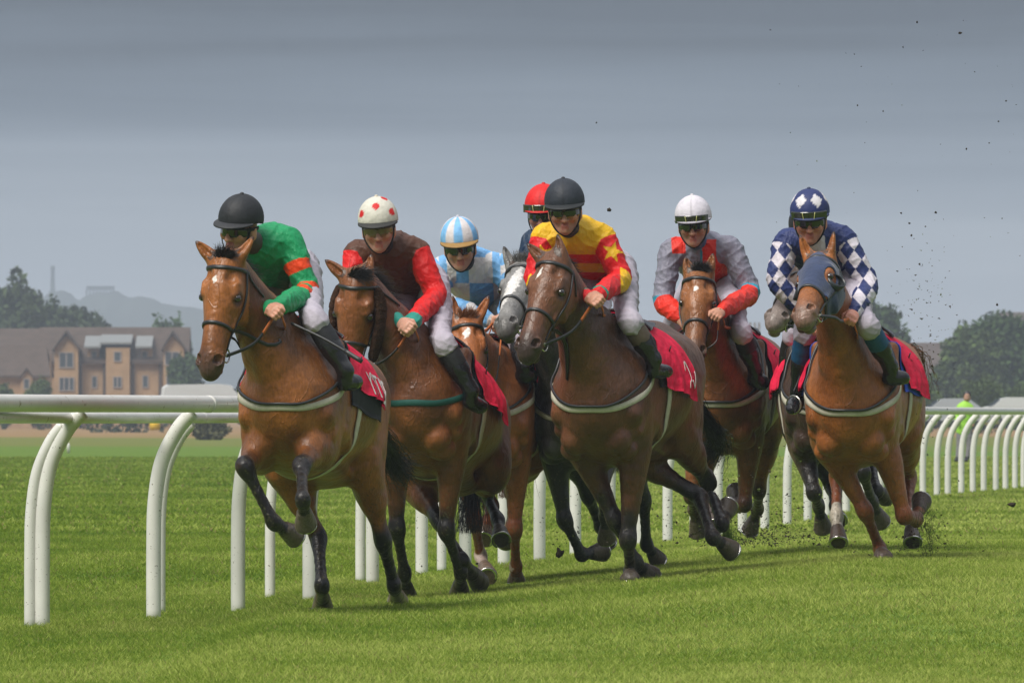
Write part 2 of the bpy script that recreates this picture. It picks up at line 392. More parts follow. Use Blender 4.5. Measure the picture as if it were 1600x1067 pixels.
def outside(FH, P, clear):
    """bring a point on its own sight line to just outside the horse's skin"""
    r = unit(P-CAM); t0 = np.dot(P-CAM, r); ts = np.linspace(t0-1.3, t0+.5, 360); Q_ = CAM+r*ts[:, None]; v = FH.sample(Q_)
    ok = np.all((Q_ > FH.lo) & (Q_ < FH.lo+FH.h*(FH.n-1)), axis=1); hit = np.where((v < clear) & ok)[0]
    return CAM+r*min(t0, ts[hit[0]]) if len(hit) else P
def horse(sp, label, group='racehorses galloping in the pack'):
    s = sp.get('s', 1.0); th = math.radians(sp['th']); pi_ = math.radians(sp.get('pitch', 0)); ro = math.radians(sp.get('roll', 0))
    rng = np.random.default_rng(int(sp['w'][0]))
    Fh = A(-math.sin(th), -math.cos(th), 0); L0 = A(math.cos(th), -math.sin(th), 0)
    Fd = unit(Fh*math.cos(pi_)+A(0, 0, math.sin(pi_))); U0 = np.cross(Fd, L0); L = unit(L0*math.cos(ro)+U0*math.sin(ro)); U = np.cross(Fd, L)
    W = px(*sp['w']); D = sp['w'][2]; O = W-s*1.58*U
    loc = lambda x, y, z: O+s*(x*Fd+y*L+z*U)
    poll = reach(W, sp['poll'], sp.get('neck', .86)*s); muz = reach(poll, sp['muz'], .61*s)
    H = unit(muz-poll); hs = np.linalg.norm(muz-poll)/.61
    if sp.get('hs'): hs = sp['hs']
    ya = math.radians(sp['yaw']); ref = A(-math.sin(ya), -math.cos(ya), .35); Nf = unit(ref-np.dot(ref, H)*H); Sd = np.cross(Nf, H)
    hw = sp.get('hw', 1.13); ft_ = sp.get('fat', 1.1)
    hp = lambda t, a, n: poll+hs*(t*H+a*hw*Sd+n*hw*Nf)
    core = []
    tr = [(.34, 1.12, .09, .13), (.28, 1.13, .165, .23), (.18, 1.14, .215, .31), (.06, 1.165, .235, .365), (-.08, 1.18, .24, .385), (-.25, 1.18, .265, .37), (-.45, 1.19, .30, .345), (-.65, 1.205, .305, .32), (-.85, 1.245, .275, .285), (-1.02, 1.285, .265, .26), (-1.2, 1.28, .26, .25), (-1.34, 1.26, .2, .21), (-1.43, 1.25, .11, .15)]
    core += loft([(*loc(x, 0, z), a*s, b*s) for x, z, a, b in tr], L, 2, 'trunk', k=.03)
    e = lambda x, y, z, ax, a, b, l, k=.04, tg='trunk': core.append(ell(loc(x, y, z), L, ax[0]*Fd+ax[1]*L+ax[2]*U, a*s, b*s, l*s, tg, k))
    e(-.12, 0, 1.50, (1, 0, -.05), .05, .085, .26, .06)               # withers ridge
    e(-1.0, 0, 1.49, (1, 0, -.1), .10, .075, .22, .06)                # croup
    for q in (-1, 1):
        e(.245, q*.088, 1.03, (.2, q*.2, -1), .080, .085, .19, .020)  # pectorals
        e(.13, q*.12, .90, (1, q*.3, -.5), .07, .06, .14, .02)
        e(.10, q*.175, 1.16, (.5, 0, -1), .07, .05, .26, .035)
        e(.20, q*.19, 1.14, (.5, 0, -.8), .062, .075, .16, .03)       # point of shoulder
        e(.04, q*.215, 1.29, (.45, 0, -.9), .035, .06, .22, .025)      # shoulder blade
        e(-.13, q*.205, 1.12, (.35, 0, -1), .065, .10, .17, .035)      # triceps
        e(-.34, q*.235, 1.05, (.9, 0, -.45), .035, .06, .22, .03)      # serratus / girth
        e(-1.22, q*.20, 1.20, (.25, 0, -1), .07, .07, .24, .02)        # hamstrings
        e(-.98, q*.225, 1.16, (.4, 0, -1), .07, .11, .22, .02)
        e(-.5, q*.05, .88, (1, 0, .1), .12, .05, .4, .05)
        e(-1.02, q*.18, 1.34, (1, 0, .1), .09, .13, .24, .05)          # gluteal mass
    # neck
    nb = loc(.0, 0, 1.24); n1 = loc(.19, 0, 1.27); back = hp(.045, 0, -.10); nd = back-n1; dirn = unit(.5*Fd+.5*unit(nd))
    n2 = n1*.62+back*.38+U*.012*s; n3 = n1*.28+back*.72+U*.02*s
    sidef = lambda t: unit(L*(1-smooth(.3, 1, t))+Sd*smooth(.3, 1, t))
    core += loft([(*nb, .17*s, .27*s), (*n1, .15*s, .25*s), (*n2, .105*s, .185*s), (*n3, .078*s, .135*s), (*back, .066*s, .10*s), (*hp(.09, 0, -.10), .066*s, .10*s)], sidef, 3, 'neck', [0, .2, .5, .8, 1, 1], k=.05)
    for q in (-1, 1):   # jugular groove edges / neck muscles
        a_ = loc(.2, q*.10, 1.12); b_ = n3-(U*.06+Fd*-.02)*s+L*q*.03*s
        core += loft([(*a_, .055*s, .06*s), (*(a_*.5+b_*.5), .045*s, .05*s), (*b_, .03*s, .035*s)], L, 2, 'neck', k=.05)
        c_ = loc(-.02, q*.12, 1.42); d2 = n3+(U*.03)*s+L*q*.02*s
        core += loft([(*c_, .06*s, .08*s), (*(c_*.5+d2*.5), .05*s, .07*s), (*d2, .04*s, .05*s)], L, 2, 'neck', k=.05)
    # head
    hd = [(-.01, .050, .070, -.065), (.05, .074, .098, -.078), (.12, .089, .118, -.094), (.19, .092, .126, -.101), (.26, .080, .113, -.09), (.33, .064, .092, -.072), (.41, .053, .074, -.056), (.48, .051, .066, -.05), (.545, .055, .062, -.05), (.59, .048, .05, -.053), (.612, .034, .036, -.056)]
    head = loft([(*hp(t, 0, n), a*hs*hw, b*hs*hw) for t, a, b, n in hd], Sd, 2, 'head', [r[0] for r in hd], k=.02)
    h = lambda t, a, n, ax, r1, r2, l, k=.02, tg='head', sub=False, tv=0: head.append(ell(hp(t, a, n), Sd, ax[0]*H+ax[1]*Sd+ax[2]*Nf, r1*hs*hw, r2*hs*hw, l*hs, tg, k, sub, tv))
    head += loft([(*hp(.24, 0, -.19), .04*hs, .04*hs), (*hp(.4, 0, -.145), .030*hs, .034*hs), (*hp(.53, 0, -.115), .032*hs, .026*hs)], Sd, 2, 'head', [.24, .4, .53], k=.03)
    h(.575, 0, -.118, (1, 0, 0), .034, .024, .032, .012, tv=.6)
    h(.585, 0, -.085, (1, 0, .2), .040, .022, .030, .014, tv=.6)
    for q in (-1, 1):
        h(.19, q*.058, -.155, (1, 0, .25), .028, .074, .11, .025, tv=.2)
        h(.165, q*.078, -.034, (1, 0, -.1), .014, .024, .045, .035, tv=.17)
        h(.29, q*.070, -.085, (1, 0, .12), .009, .011, .075, .015, tv=.28)
        h(.10, q*.062, .004, (1, -q*.3, 0), .02, .016, .035, .03, sub=True, tg=None)
        h(.208, q*.100, -.046, (1, 0, -.1), .016, .022, .030, .012, sub=True, tg=None)

        h(.186, q*.088, -.040, (1, 0, -.15), .010, .024, .008, .008, tv=.2)
        h(.552, q*.046, -.028, (1, 0, 0), .022, .030, .040, .012, tv=.56)
        h(.552, q*.050, -.008, (1, q*-.35, -.15), .017, .022, .028, .005, sub=True, tg='nostril')
        h(.55, q*.050, -.052, (1, q*.1, .2), .012, .011, .032, .008, tv=.56)
        h(.54, q*.052, -.100, (1, 0, -.08), .034, .0075, .062, .003, sub=True, tg='nostril')
    for p in core: p.a0 *= ft_; p.a1 *= ft_; p.b0 *= 1+(ft_-1)*.5; p.b1 *= 1+(ft_-1)*.5
    ears = []
    for q, key in ((-1, 'earR'), (1, 'earL')):
        b0 = hp(.012, q*.05, -.05)
        dpt = b0[1]+sp.get('eard', 0)
        tip = px(*sp[key], dpt) if sp.get(key) else hp(-.16, q*.06, -.02)
        ax = tip-b0; ln = np.linalg.norm(ax); sdv = unit(np.cross(ax, -Nf+q*.5*Sd)); fr = unit(np.cross(sdv, ax))
        fr = fr if np.dot(fr, A(0, -1, 0)) > 0 else -fr
        g = loft([(*b0, .026, .026), (*(b0+ax*.25), .032, .025), (*(b0+ax*.5), .034, .020), (*(b0+ax*.78), .022, .013), (*(tip-ax*.02), .006, .006)], sdv, 3, 'ear', [0, .25, .5, .78, 1], k=.008)
        g.append(Prim(b0+ax*.30+fr*.026, b0+ax*.80+fr*.013, .017, .020, .009, .010, sdv, 'earin', sub=True, k=.008))
        ears.append(g)
    # head shares the core so the throat blends
    core += head
    groups = [core]
    for g in ears: groups.append(g)
    eyes = [hp(.208, q*.0855, -.038) for q in (-1, 1)]
    # fore legs
    J = {}
    for q, key in ((-1, 'foreR'), (1, 'foreL')):
        sg = sp[key]; ex, ez = sg.get('el', (0, 0)); E = loc(.0+ex, q*.165, .93+ez)
        K = reach(E, sg['knee'], .43*s); Ft = reach(K, sg['fet'], .33*s); Tt = reach(Ft, sg['toe'], .19*s)
        if sg.get('plant'): Tt[2] = float(ground(Tt[0], Tt[1]))+.01
        S0 = loc(.12+ex*.6, q*.15, 1.2+ez*.5); m = lambda a, b, t: a+(b-a)*t
        Co = m(Ft, Tt, .57)
        side = L
        pts = [(S0, .09, .14), (E, .08, .112), (m(E, K, .3), .07, .088), (m(E, K, .6), .05, .061), (m(E, K, .87), .039, .043), (m(E, K, .95), .043, .047), (K, .0445, .048), (m(K, Ft, .10), .041, .044), (m(K, Ft, .3), .028, .035), (m(K, Ft, .8), .027, .036), (Ft, .037, .044), (m(Ft, Tt, .22), .030, .035)]
        ts = [-.5, 0, .3, .6, .87, .95, 1, 1.10, 1.3, 1.8, 2, 2.25]
        g = loft([(*p_, a*s, b*s) for p_, a, b in pts], side, 3, 'fore', ts, k=.012)
        nrm = A(0, 0, -1) if sg.get('plant') else unit(unit(Tt-Ft)+.35*unit(A(*sg['sole'])) if sg.get('sole') else Tt-Ft)
        g += [Prim(m(Ft, Tt, .22), Co, .029*s, .033*s, .036*s, .040*s, side, 'fore', 2.25, 2.5, k=.006), Prim(Co, Tt+nrm*.012, .042*s, .046*s, .062*s, .068*s, side, 'hoof', 2.5, 3, k=.003)]
        g.append(ell(m(K, Ft, .06)+unit(np.cross(L, Ft-K))*-.0*s, side, Ft-K, .036*s, .038*s, .05*s, 'fore', .02, t=1.06))
        # tendon behind the cannon, ergot tuft behind the fetlock
        bk = unit(np.cross(Ft-K, L)); bk = bk if np.dot(bk, -Fd)*(1 if not sg.get('flip') else -1) > 0 else -bk
        g.append(Prim(m(K, Ft, .12)+bk*.026*s, m(K, Ft, .95)+bk*.03*s, .014*s, .014*s, .016*s, .016*s, side, 'fore', 1.1, 1.95, k=.02))
        g.append(ell(m(K, Ft, -.02)+bk*.032*s, side, Ft-K, .022*s, .02*s, .03*s, 'fore', .02, t=1.0))
        g.append(ell(Ft+bk*.03*s, side, Ft-K, .026*s, .02*s, .026*s, 'fore', .02, t=2.0))
        g.append(ell(Tt+nrm*.075, nrm, np.cross(nrm, A(.31, .52, .2)), .07, .22, .22, None, .003, sub=True))
        groups.append(g); J[key] = (E, K, Ft, Co, Tt, nrm)
    for q, key in ((-1, 'hindR'), (1, 'hindL')):
        sg = sp[key]; hx, hz = sg.get('hip', (0, 0)); Hp = loc(-1.08+hx, q*.16, 1.24+hz)
        St = px(*sg['stifle'][:2], sg['stifle'][2]) if abs((sg.get('stifle') or (0, 0, 0))[2]) > 2 else (reach(Hp, sg['stifle'], .36*s) if sg.get('stifle') else loc(-.86+sg.get('st', (0, 0))[0], q*.21, .98+sg.get('st', (0, 0))[1]))
        K = reach(St, sg['hock'], .47*s); Ft = reach(K, sg['fet'], .36*s); Tt = reach(Ft, sg['toe'], .19*s)
        if sg.get('plant'): Tt[2] = float(ground(Tt[0], Tt[1]))+.01
        m = lambda a, b, t: a+(b-a)*t; Co = m(Ft, Tt, .57); side = L
        gm = m(St, K, .45)
        pts = [(loc(-1.1, q*.14, 1.36), .12, .2), (Hp, .13, .22), (m(Hp, St, .6), .12, .19), (St, .098, .13), (m(St, K, .25), .082, .105), (m(St, K, .5), .062, .08), (m(St, K, .8), .040, .052), (K, .045, .057), (m(K, Ft, .15), .038, .047), (m(K, Ft, .35), .030, .037), (m(K, Ft, .82), .029, .037), (Ft, .038, .045), (m(Ft, Tt, .22), .031, .036)]
        ts = [-1, -.7, -.3, 0, .25, .5, .8, 1, 1.15, 1.35, 1.82, 2, 2.25]
        g = loft([(*p_, a*s, b*s) for p_, a, b in pts], side, 3, 'hind', ts, k=.012)
        g += loft([(*loc(-1.32, q*.13, 1.27), .10*s, .12*s), (*loc(-1.3, q*.15, 1.10), .09*s, .11*s), (*m(loc(-1.22, q*.16, .95), gm, .5), .075*s, .085*s), (*m(St, K, .55), .05*s, .05*s)], side, 3, 'hind', [-1, -.7, 0, .5], k=.05)
        bk = unit(np.cross(K-St, L)); bk = bk if np.dot(bk, -Fd) > 0 else -bk
        g += loft([(*m(St, K, .55), .022*s, .022*s), (*(m(St, K, .85)+bk*.03*s), .013*s, .016*s), (*(m(St, K, .97)+bk*.048*s), .022*s, .022*s), (*(m(K, Ft, .15)+bk*.035*s), .02*s, .018*s)], side, 2, 'hind', [.55, .85, .98, 1.15], k=.02)
        bk = unit(np.cross(Ft-K, L)); bk = bk if np.dot(bk, -Fd) > 0 else -bk
        g.append(Prim(m(K, Ft, .12)+bk*.026*s, m(K, Ft, .95)+bk*.03*s, .014*s, .014*s, .016*s, .016*s, side, 'hind', 1.1, 1.95, k=.02))
        g.append(ell(Ft+bk*.03*s, side, Ft-K, .026*s, .02*s, .026*s, 'hind', .02, t=2.0))
        nrm = A(0, 0, -1) if sg.get('plant') else unit(Tt-Ft)
        g += [Prim(m(Ft, Tt, .22), Co, .030*s, .034*s, .036*s, .040*s, side, 'hind', 2.25, 2.5, k=.006), Prim(Co, Tt+nrm*.012, .041*s, .045*s, .058*s, .064*s, side, 'hoof', 2.5, 3, k=.003)]
        g.append(ell(Tt+nrm*.075, nrm, np.cross(nrm, A(.31, .52, .2)), .07, .22, .22, None, .003, sub=True))
        groups.append(g); J[key] = (St, K, Ft, Co, Tt, nrm)
    for g in groups[3:]:
        for p in g:
            if not p.sub: fl_ = 1.02 if (p.t0 > .7) else ft_; p.a0 *= fl_; p.a1 *= fl_; p.b0 *= fl_; p.b1 *= fl_
    vox = .0085 if not QUICK else .014
    F = Field(groups, vox, kcore=.06); HF[sp['id']] = F
    V, Q = F.surface(); V = relax(V, Q, 1, .4)
    # finer head: replace the quads of the head region by a finer extraction of the same field
    hv = .0048 if not QUICK else .009
    cpl = hp(.10, 0, 0); hlo = np.minimum.reduce([hp(-.22, -.2, -.3), hp(-.22, .2, .12), hp(.66, -.12, -.3), hp(.66, .12, .12), hp(.66, -.12, .12), hp(-.22, .2, -.3), hp(-.22, -.2, .12), hp(.66, .12, -.3)]); hhi = np.maximum.reduce([hp(-.22, -.2, -.3), hp(-.22, .2, .12), hp(.66, -.12, -.3), hp(.66, .12, .12), hp(.66, -.12, .12), hp(-.22, .2, -.3), hp(-.22, -.2, .12), hp(.66, .12, -.3)])
    F2 = Field(groups, hv, clip=(hlo, hhi), kcore=.06)
    V2, Q2 = F2.surface(); V2 = relax(V2, Q2, 1, .3)
    ax_n = unit(back-n3)                      # neck direction near the head: the cut plane
    side_of = lambda P: (P-(n3*.35+back*.65))@ax_n
    near = lambda P: np.linalg.norm(P-hp(.2, 0, -.08), axis=1) < .62*hs
    c1 = V[Q].mean(1); keep = ~((side_of(c1) > .004) & near(c1)); c2 = V2[Q2].mean(1); keep2 = (side_of(c2) > -.006) & near(c2)
    Q = Q[keep]; Q2 = Q2[keep2]
    def compact(V, Q):
        u, inv = np.unique(Q, return_inverse=True); return V[u], inv.reshape(Q.shape)
    V, Q = compact(V, Q); V2, Q2 = compact(V2, Q2)
    VV = np.vstack([V, V2]); QQ = np.vstack([Q, Q2+len(V)])
    tg, tv = F.labels(VV)
    co = sp['coat']; base = np.array(co['base']); dk = np.array(co['dark'])
    C = np.tile(base, (len(VV), 1))
    def mixc(C, c, w_): w_ = np.clip(w_, 0, 1)[:, None]; return C*(1-w_)+np.asarray(c)*w_
    q = VV-O; xl = q@Fd/s; zl = q@U/s; yl = q@L/s
    wob = .12*np.sin(VV[:, 0]*37+1)*np.sin(VV[:, 2]*29)*np.sin(VV[:, 1]*31+2)
    C = mixc(C, dk, .75*smooth(1.25, 1.6, zl+wob)*(np.isin(tg, ['trunk', 'neck', 'hind'])))
    C = mixc(C, dk, .45*smooth(.35, .75, .5+.5*np.sin(xl*9+yl*7+2*np.sin(zl*6))*np.sin(zl*8+yl*11+sp['w'][0]))*(np.isin(tg, ['trunk', 'neck', 'fore', 'hind'])))
    if co.get('dapple'): C = mixc(C, co['dapple'], smooth(.1, .6, .5+4*wob)*np.isin(tg, ['trunk', 'hind', 'neck']))
    legs = np.isin(tg, ['fore', 'hind']); l0 = co['leg0']
    C = mixc(C, co['leg'], legs*smooth(l0-.25, l0+.12, tv+wob))
    C = mixc(C, co['hoof'], tg == 'hoof')
    hd_ = VV-poll; ht = hd_@H/hs; hsd = hd_@Sd/hs/hw; hn = hd_@Nf/hs/hw; ish = (tg == 'head') | (tg == 'ear') | (tg == 'nostril')
    if co.get('headc') is not None:
        C = mixc(C, co['headc'], smooth(.12, -.12, -(ht-.05))*0+np.clip((np.isin(tg, ['head', 'ear']))*1.0, 0, 1))
        C = mixc(C, co['headc'], (tg == 'neck')*smooth(.85, 1.0, tv))
    C = mixc(C, co['muz'], (tg == 'head')*smooth(.47, .59, ht+.25*wob))
    C = mixc(C, dk*.8, (tg == 'head')*smooth(.052, .026, np.sqrt((ht-.208)**2+(hn+.046)**2))*(np.abs(hsd) > .06)*.9)
    if not co.get('headc'): C = mixc(C, dk, (tg == 'head')*.35*smooth(.25, .42, ht)*(hn > -.06))
    C = mixc(C, (.01, .007, .006), (tg == 'nostril')*1.0)
    C = mixc(C, (.05, .03, .02), (tg == 'earin')*.85)
    C = mixc(C, (.015, .01, .01), (tg == 'ear')*smooth(.82, .97, tv)*.9)
    for mk in sp.get('marks', []):      # white star / snip / blaze: (t, side, half length, half width, colour)
        d2 = (np.abs((ht-mk[0])/mk[2])**1.3+np.abs((hsd-mk[1]+(ht-mk[0])*.2+.003*np.sin(ht*120))/mk[3])**1.3)**(1/1.3)+.15*np.sin(ht*190)*np.sin(hsd*210)
        C = mixc(C, mk[4] if len(mk) > 4 else (.62, .58, .54), smooth(1.15, .8, d2)*(hn > -.05)*(np.linalg.norm(hd_, axis=1) < .55)*(ht > .05))
    for key, (a0, b0, cc) in sp.get('socks', {}).items():
        E_, K_, F_, Co_, T_, _ = J[key]; m_ = (np.linalg.norm(VV-(F_+T_)/2, axis=1) < .2) & legs & (tv+wob > a0) & (tv < b0)
        C = mixc(C, cc, m_*1.0)
    mud = rng.random(len(VV)) < .06*smooth(1.0, .3, zl)*(~np.isin(tg, ['head'])); C = mixc(C, (.13, .12, .06), mud*.55)
    mud = rng.random(len(VV)) < .03*smooth(1.1, .2, zl); C = mixc(C, (.03, .022, .012), mud*.8)
    base0 = A(O[0], O[1], float(ground(O[0], O[1])))
    root = empty('racehorse', base0, label, 'horse', group)
    part('body', VV, QQ, COAT, root, cols=C)
    mb = MB()
    for ec in eyes:
        me = []; n_ = 12
        for i in range(n_+1):
            for j in range(16):
                a, b = math.pi*i/n_, 2*math.pi*j/16; me.append(ec+.0215*hs*A(math.sin(a)*math.cos(b), math.sin(a)*math.sin(b), math.cos(a)))
        one = MB().add(me, [(i*16+j, i*16+(j+1) % 16, (i+1)*16+(j+1) % 16, (i+1)*16+j) for i in range(n_) for j in range(16)]); one.part('eye', EYE, root)
    # hooves' steel shoes
    for key, (E_, K_, F_, Co_, T_, nr) in J.items():
        c_ = T_+nr*.004; fr = unit(Fd-np.dot(Fd, nr)*nr); sd_ = np.cross(nr, fr); a = np.linspace(-2.35, 2.35, 22)
        P = np.array([c_+(.054*s*math.cos(t)*fr+.050*s*math.sin(t)*sd_) for t in a]); V_, F_q = ribbon(P, np.tile(nr, (len(P), 1)), .018, .008)
        MB().add(V_, F_q).part('horseshoe', METAL, root)
    # mane
    hairm = HAIR_BLACK if co['mane'] == 'black' else mat('hair_'+co['mane'], {'chestnut': (.16, .055, .016), 'grey': (.10, .095, .09)}[co['mane']], .45, .5)
    roots, dirs = [], []
    cl = catmull([n1+Fd*-.1*s, n2, n3, back], 14); ups = []
    for i, c_ in enumerate(cl):
        t_ = unit(cl[min(i+1, len(cl)-1)]-cl[max(i-1, 0)]); sd_ = sidef(i/(len(cl)-1)); up_ = unit(np.cross(t_, sd_)); up_ = up_ if up_[2] > 0 else -up_
        sfc = solve_ray(F, c_, c_+up_*.5*s, -.006); ups.append((sfc, up_, t_, sd_))
    for sfc, up_, t_, sd_ in ups:
        for _ in range(38):
            f = rng.uniform(-.012, .012); roots.append(sfc+t_*rng.uniform(-.012, .012)+sd_*f); dirs.append(up_*.75-t_*.75+sd_*rng.uniform(-.5, .5))
    strands(rng, roots, dirs, sp.get('manel', .085), .0022, .5, spread=.22).part('mane', hairm, root)
    roots, dirs = [], []
    for _ in range(320 if sp.get('forelock', 1) else 0):
        f = rng.uniform(-.035, .035); o_ = solve_ray(F2, hp(.03, f, -.06), hp(-.06+rng.uniform(-.02, .04), f, .1), -.004); roots.append(o_); dirs.append(-H*.6*rng.uniform(.3, 1)+Nf*.35+Sd*(sp.get('fl', .35)+f*8)+A(0, .2, .2))
    if roots: strands(rng, roots, dirs, sp.get('fll', .075), .0022, .8, spread=.28).part('forelock', hairm, root)
    # tail
    tl = sp.get('tail')
    dock = loc(-1.44, 0, 1.38)
    tp = [dock]+[px(*t_) for t_ in tl] if tl else [dock, loc(-1.6, 0, 1.3), loc(-1.72, 0, 1.05), loc(-1.75, 0, .75)]
    tp = catmull(tp, 6); mb = MB(); T_, U_, W_ = frames(tp); V_, F_q = tube(tp[:8], np.linspace(.035, .028, 8)*s, 8); mb.add(V_, F_q)
    for _ in range(260):
        k0 = rng.uniform(0, .45)*len(tp); i0 = int(k0); off = rng.normal(0, .02, 2); sp_ = rng.normal(0, .055, 2); idx = np.arange(i0, len(tp)); tt = (idx-i0)/max(1, len(idx)-1)
        P = tp[idx]+U_[idx]*(off[0]+sp_[0]*tt)[:, None]+W_[idx]*(off[1]+sp_[1]*tt)[:, None]+rng.normal(0, .006, (len(idx), 3))
        if len(P) > 2: V_, F_q = tube(P, np.linspace(.003, .0008, len(P)), 3, False); mb.add(V_, F_q)
    mb.part('tail', hairm, root)
    # ---- bridle
    ctr = lambda t: hp(t, 0, -.085)
    hb = lambda t, a, n: (hp(t, a*.15, max(n, -.2)*.3-.06), hp(t, a*2.2, n*2.2+.06))
    lth = LEATHER
    bridle = MB()
    def hstrap(pts, w_, m_=0, off=.002, mb=bridle):
        prs = [(hp(t, 0, -.09), hp(t, 0, -.09)+(hp(t, a, n)-hp(t, 0, -.09))*3.2) for t, a, n in pts]
        V_, F_q = strap(F2, prs, w_, .006, off); mb.add(V_, F_q, m_)
    hstrap([(.045, -.09, -.12), (.05, -.09, -.05), (.058, -.05, .04), (.062, 0, .06), (.058, .05, .04), (.05, .09, -.05), (.045, .09, -.12)], .022)
    hstrap([(.37, 0, -.25), (.372, -.05, -.20), (.37, -.07, -.10), (.365, -.06, -.03), (.36, -.03, .02), (.36, 0, .03), (.36, .03, .02), (.365, .06, -.03), (.37, .07, -.10), (.372, .05, -.2), (.37, 0, -.25)], .020)
    for q in (-1, 1):
        hstrap([(.035, q*.09, -.09), (.12, q*.1, -.10), (.22, q*.1, -.105), (.32, q*.09, -.10), (.42, q*.08, -.095), (.475, q*.07, -.092)], .016, off=.003)
        hstrap([(.04, q*.09, -.10), (.08, q*.09, -.14), (.13, q*.085, -.18)], .012, off=.003)
    br = bridle.part('bridle', lth, root)
    bits = []
    for q in (-1, 1):
        sp0 = solve_ray(F2, hp(.49, 0, -.095), hp(.49, q*.3, -.095), .006); c_ = sp0+H*hs*.012
        V_, F_q = ring(c_, Sd+.1*Nf*q, .036*hs, .0045, 24, 6); MB().add(V_, F_q).part('bit_ring', METAL, br)
        V_, F_q = tube([hp(.485, q*.02, -.10), c_+Sd*q*.006], [.011, .010], 8); MB().add(V_, F_q).part('bit', mat('bit_rubber', (.42, .40, .30), .5), br)
        bits.append(c_)
    hk = sp.get('hands', None); hands = [px(*hh) for hh in hk] if hk else [loc(.02, -.06, 1.68), loc(.02, .06, 1.68)]
    hands = [outside(F, hh, .05) if i_ else hh for i_, hh in enumerate(hands)]
    reins = MB()
    for c_, hh, q in zip(bits, hands, (-1, 1)):
        mid = m(c_, hh, .5)+A(0, 0, -.035)+Sd*q*(.035 if q > 0 else .13)
        P = catmull([c_+H*.0, m(c_, mid, .5)+Sd*q*.03, mid, m(mid, hh, .5), hh], 8)
        # keep clear of the neck
        for _ in range(6):
            d_ = F.sample(P); gr = F.grad(P); P[2:-1] = (P+gr*np.clip(.014-d_, 0, .1)[:, None])[2:-1]; P[1:-1] = .5*P[1:-1]+.25*(P[2:]+P[:-2])
        k = len(P)*3//5; nn = np.tile(Sd*q, (len(P), 1))
        V_, F_q = ribbon(P[:k+1], nn[:k+1], .020, .005); reins.add(V_, F_q, 0); V_, F_q = ribbon(P[k:], nn[k:], .022, .007); reins.add(V_, F_q, 1)
        e2 = catmull([hh, hh+A(.03*q, .02, -.09), hh+A(.05*q, .22, -.12), loc(-.25, q*.14, 1.56)], 8); V_, F_q = ribbon(e2, np.tile(Sd*q, (len(e2), 1)), .018, .005); reins.add(V_, F_q, 1)
    reins.part('reins', [lth, sp.get('reinmat', RUBBER_ORANGE)], br)
    # ---- breast girth, girth, saddle cloth, saddle
    tl_ = lambda x, y, z, cx=None: (loc(cx if cx is not None else x, 0, 1.22), loc(cx if cx is not None else x, 0, 1.22)+(loc(x, y, z)-loc(cx if cx is not None else x, 0, 1.22))*1.5)
    if sp.get('girthmat') is not False:
        bz = sp.get('bz', 0.0)
        pts = [(-.13, -.25, 1.34, -.13), (.02, -.24, 1.26+bz*.6, .0), (.16, -.2, 1.19+bz, .05), (.3, -.11, 1.13+bz, .05), (.36, 0, 1.12+bz, .05), (.3, .11, 1.13+bz, .05), (.16, .2, 1.19+bz, .05), (.02, .24, 1.26+bz*.6, .0), (-.13, .25, 1.34, -.13)]
        V_, F_q = strap(F, [tl_(*p_) for p_ in pts], .037, .003, .004, 8); MB().add(V_, F_q).part('breast_girth', sp.get('girthmat') or WHITE_STRAP, root)
        if sp.get('martingale', 1):
            pts = [(-.05, -.12, 1.5, -.03), (.06, -.2, 1.33, .0), (.16, -.19, 1.22+bz, .05), (.3, -.09, 1.15+bz, .05), (.36, 0, 1.135+bz, .05), (.3, .09, 1.15+bz, .05), (.16, .19, 1.24+bz, .05), (.06, .2, 1.35, .0), (-.05, .12, 1.5, -.03)]
            V_, F_q = strap(F, [tl_(*p_) for p_ in pts], .016, .008, .009, 8); MB().add(V_, F_q).part('neck_strap', lth, root)
    pts = [(-.23, q_*.3*math.sin(a), 1.2-.36*math.cos(a)) for q_, a in [(-1, 2.1), (-1, 1.7), (-1, 1.2), (-1, .7), (-1, .3), (1, 0), (1, .3), (1, .7), (1, 1.2), (1, 1.7), (1, 2.1)]]
    V_, F_q = strap(F, [tl_(*p_) for p_ in pts], .055, .006, .005, 6); MB().add(V_, F_q).part('girth', WHITE_STRAP, root)
    def drape(x0, x1, f0, f1, off, nu=30, nv=60, wav=.01, skew=0.0, seed=0, tag_=''):
        G = np.zeros((nu, nv, 3))
        for i in range(nu):
            for j in range(nv):
                u_ = i/(nu-1); v_ = -1+2*j/(nv-1); x_ = x0+(x1-x0)*u_-skew*abs(v_)*(1-u_); fa = math.radians(f0+(f1-f0)*u_)*v_
                ci = loc(x_, 0, 1.28); di = math.sin(fa)*L+math.cos(fa)*U
                P = solve_ray(F, ci, ci+di*.62*s, off); G[i, j] = P
        yy = (G-O)@L
        for i in range(nu):   # below its widest line cloth hangs, it does not tuck under
            for rngj in (range(nv//2, nv), range(nv//2, -1, -1)):
                w_ = 0
                for j in rngj:
                    a = abs(yy[i, j])
                    if a > w_: w_ = a
                    G[i, j] += L*np.sign(yy[i, j])*(w_-a)*.85
        u_ = np.linspace(0, 1, nu)[:, None]; v_ = np.abs(np.linspace(-1, 1, nv))[None]
        ww = wav*(np.sin(u_*11+seed+4*v_)*.6+np.sin(u_*19+2*seed+3*v_)*.4+.5*np.sin(u_*14+9*v_+seed)*np.sin(v_*15+u_*6+seed))*smooth(.35, 1, v_)
        G += L[None, None]*(np.sign(yy)*(np.abs(ww)+.003))[..., None]; G += U[None, None]*(np.sin(u_*9+seed)*.006*smooth(.8, 1, v_))[..., None]
        return G
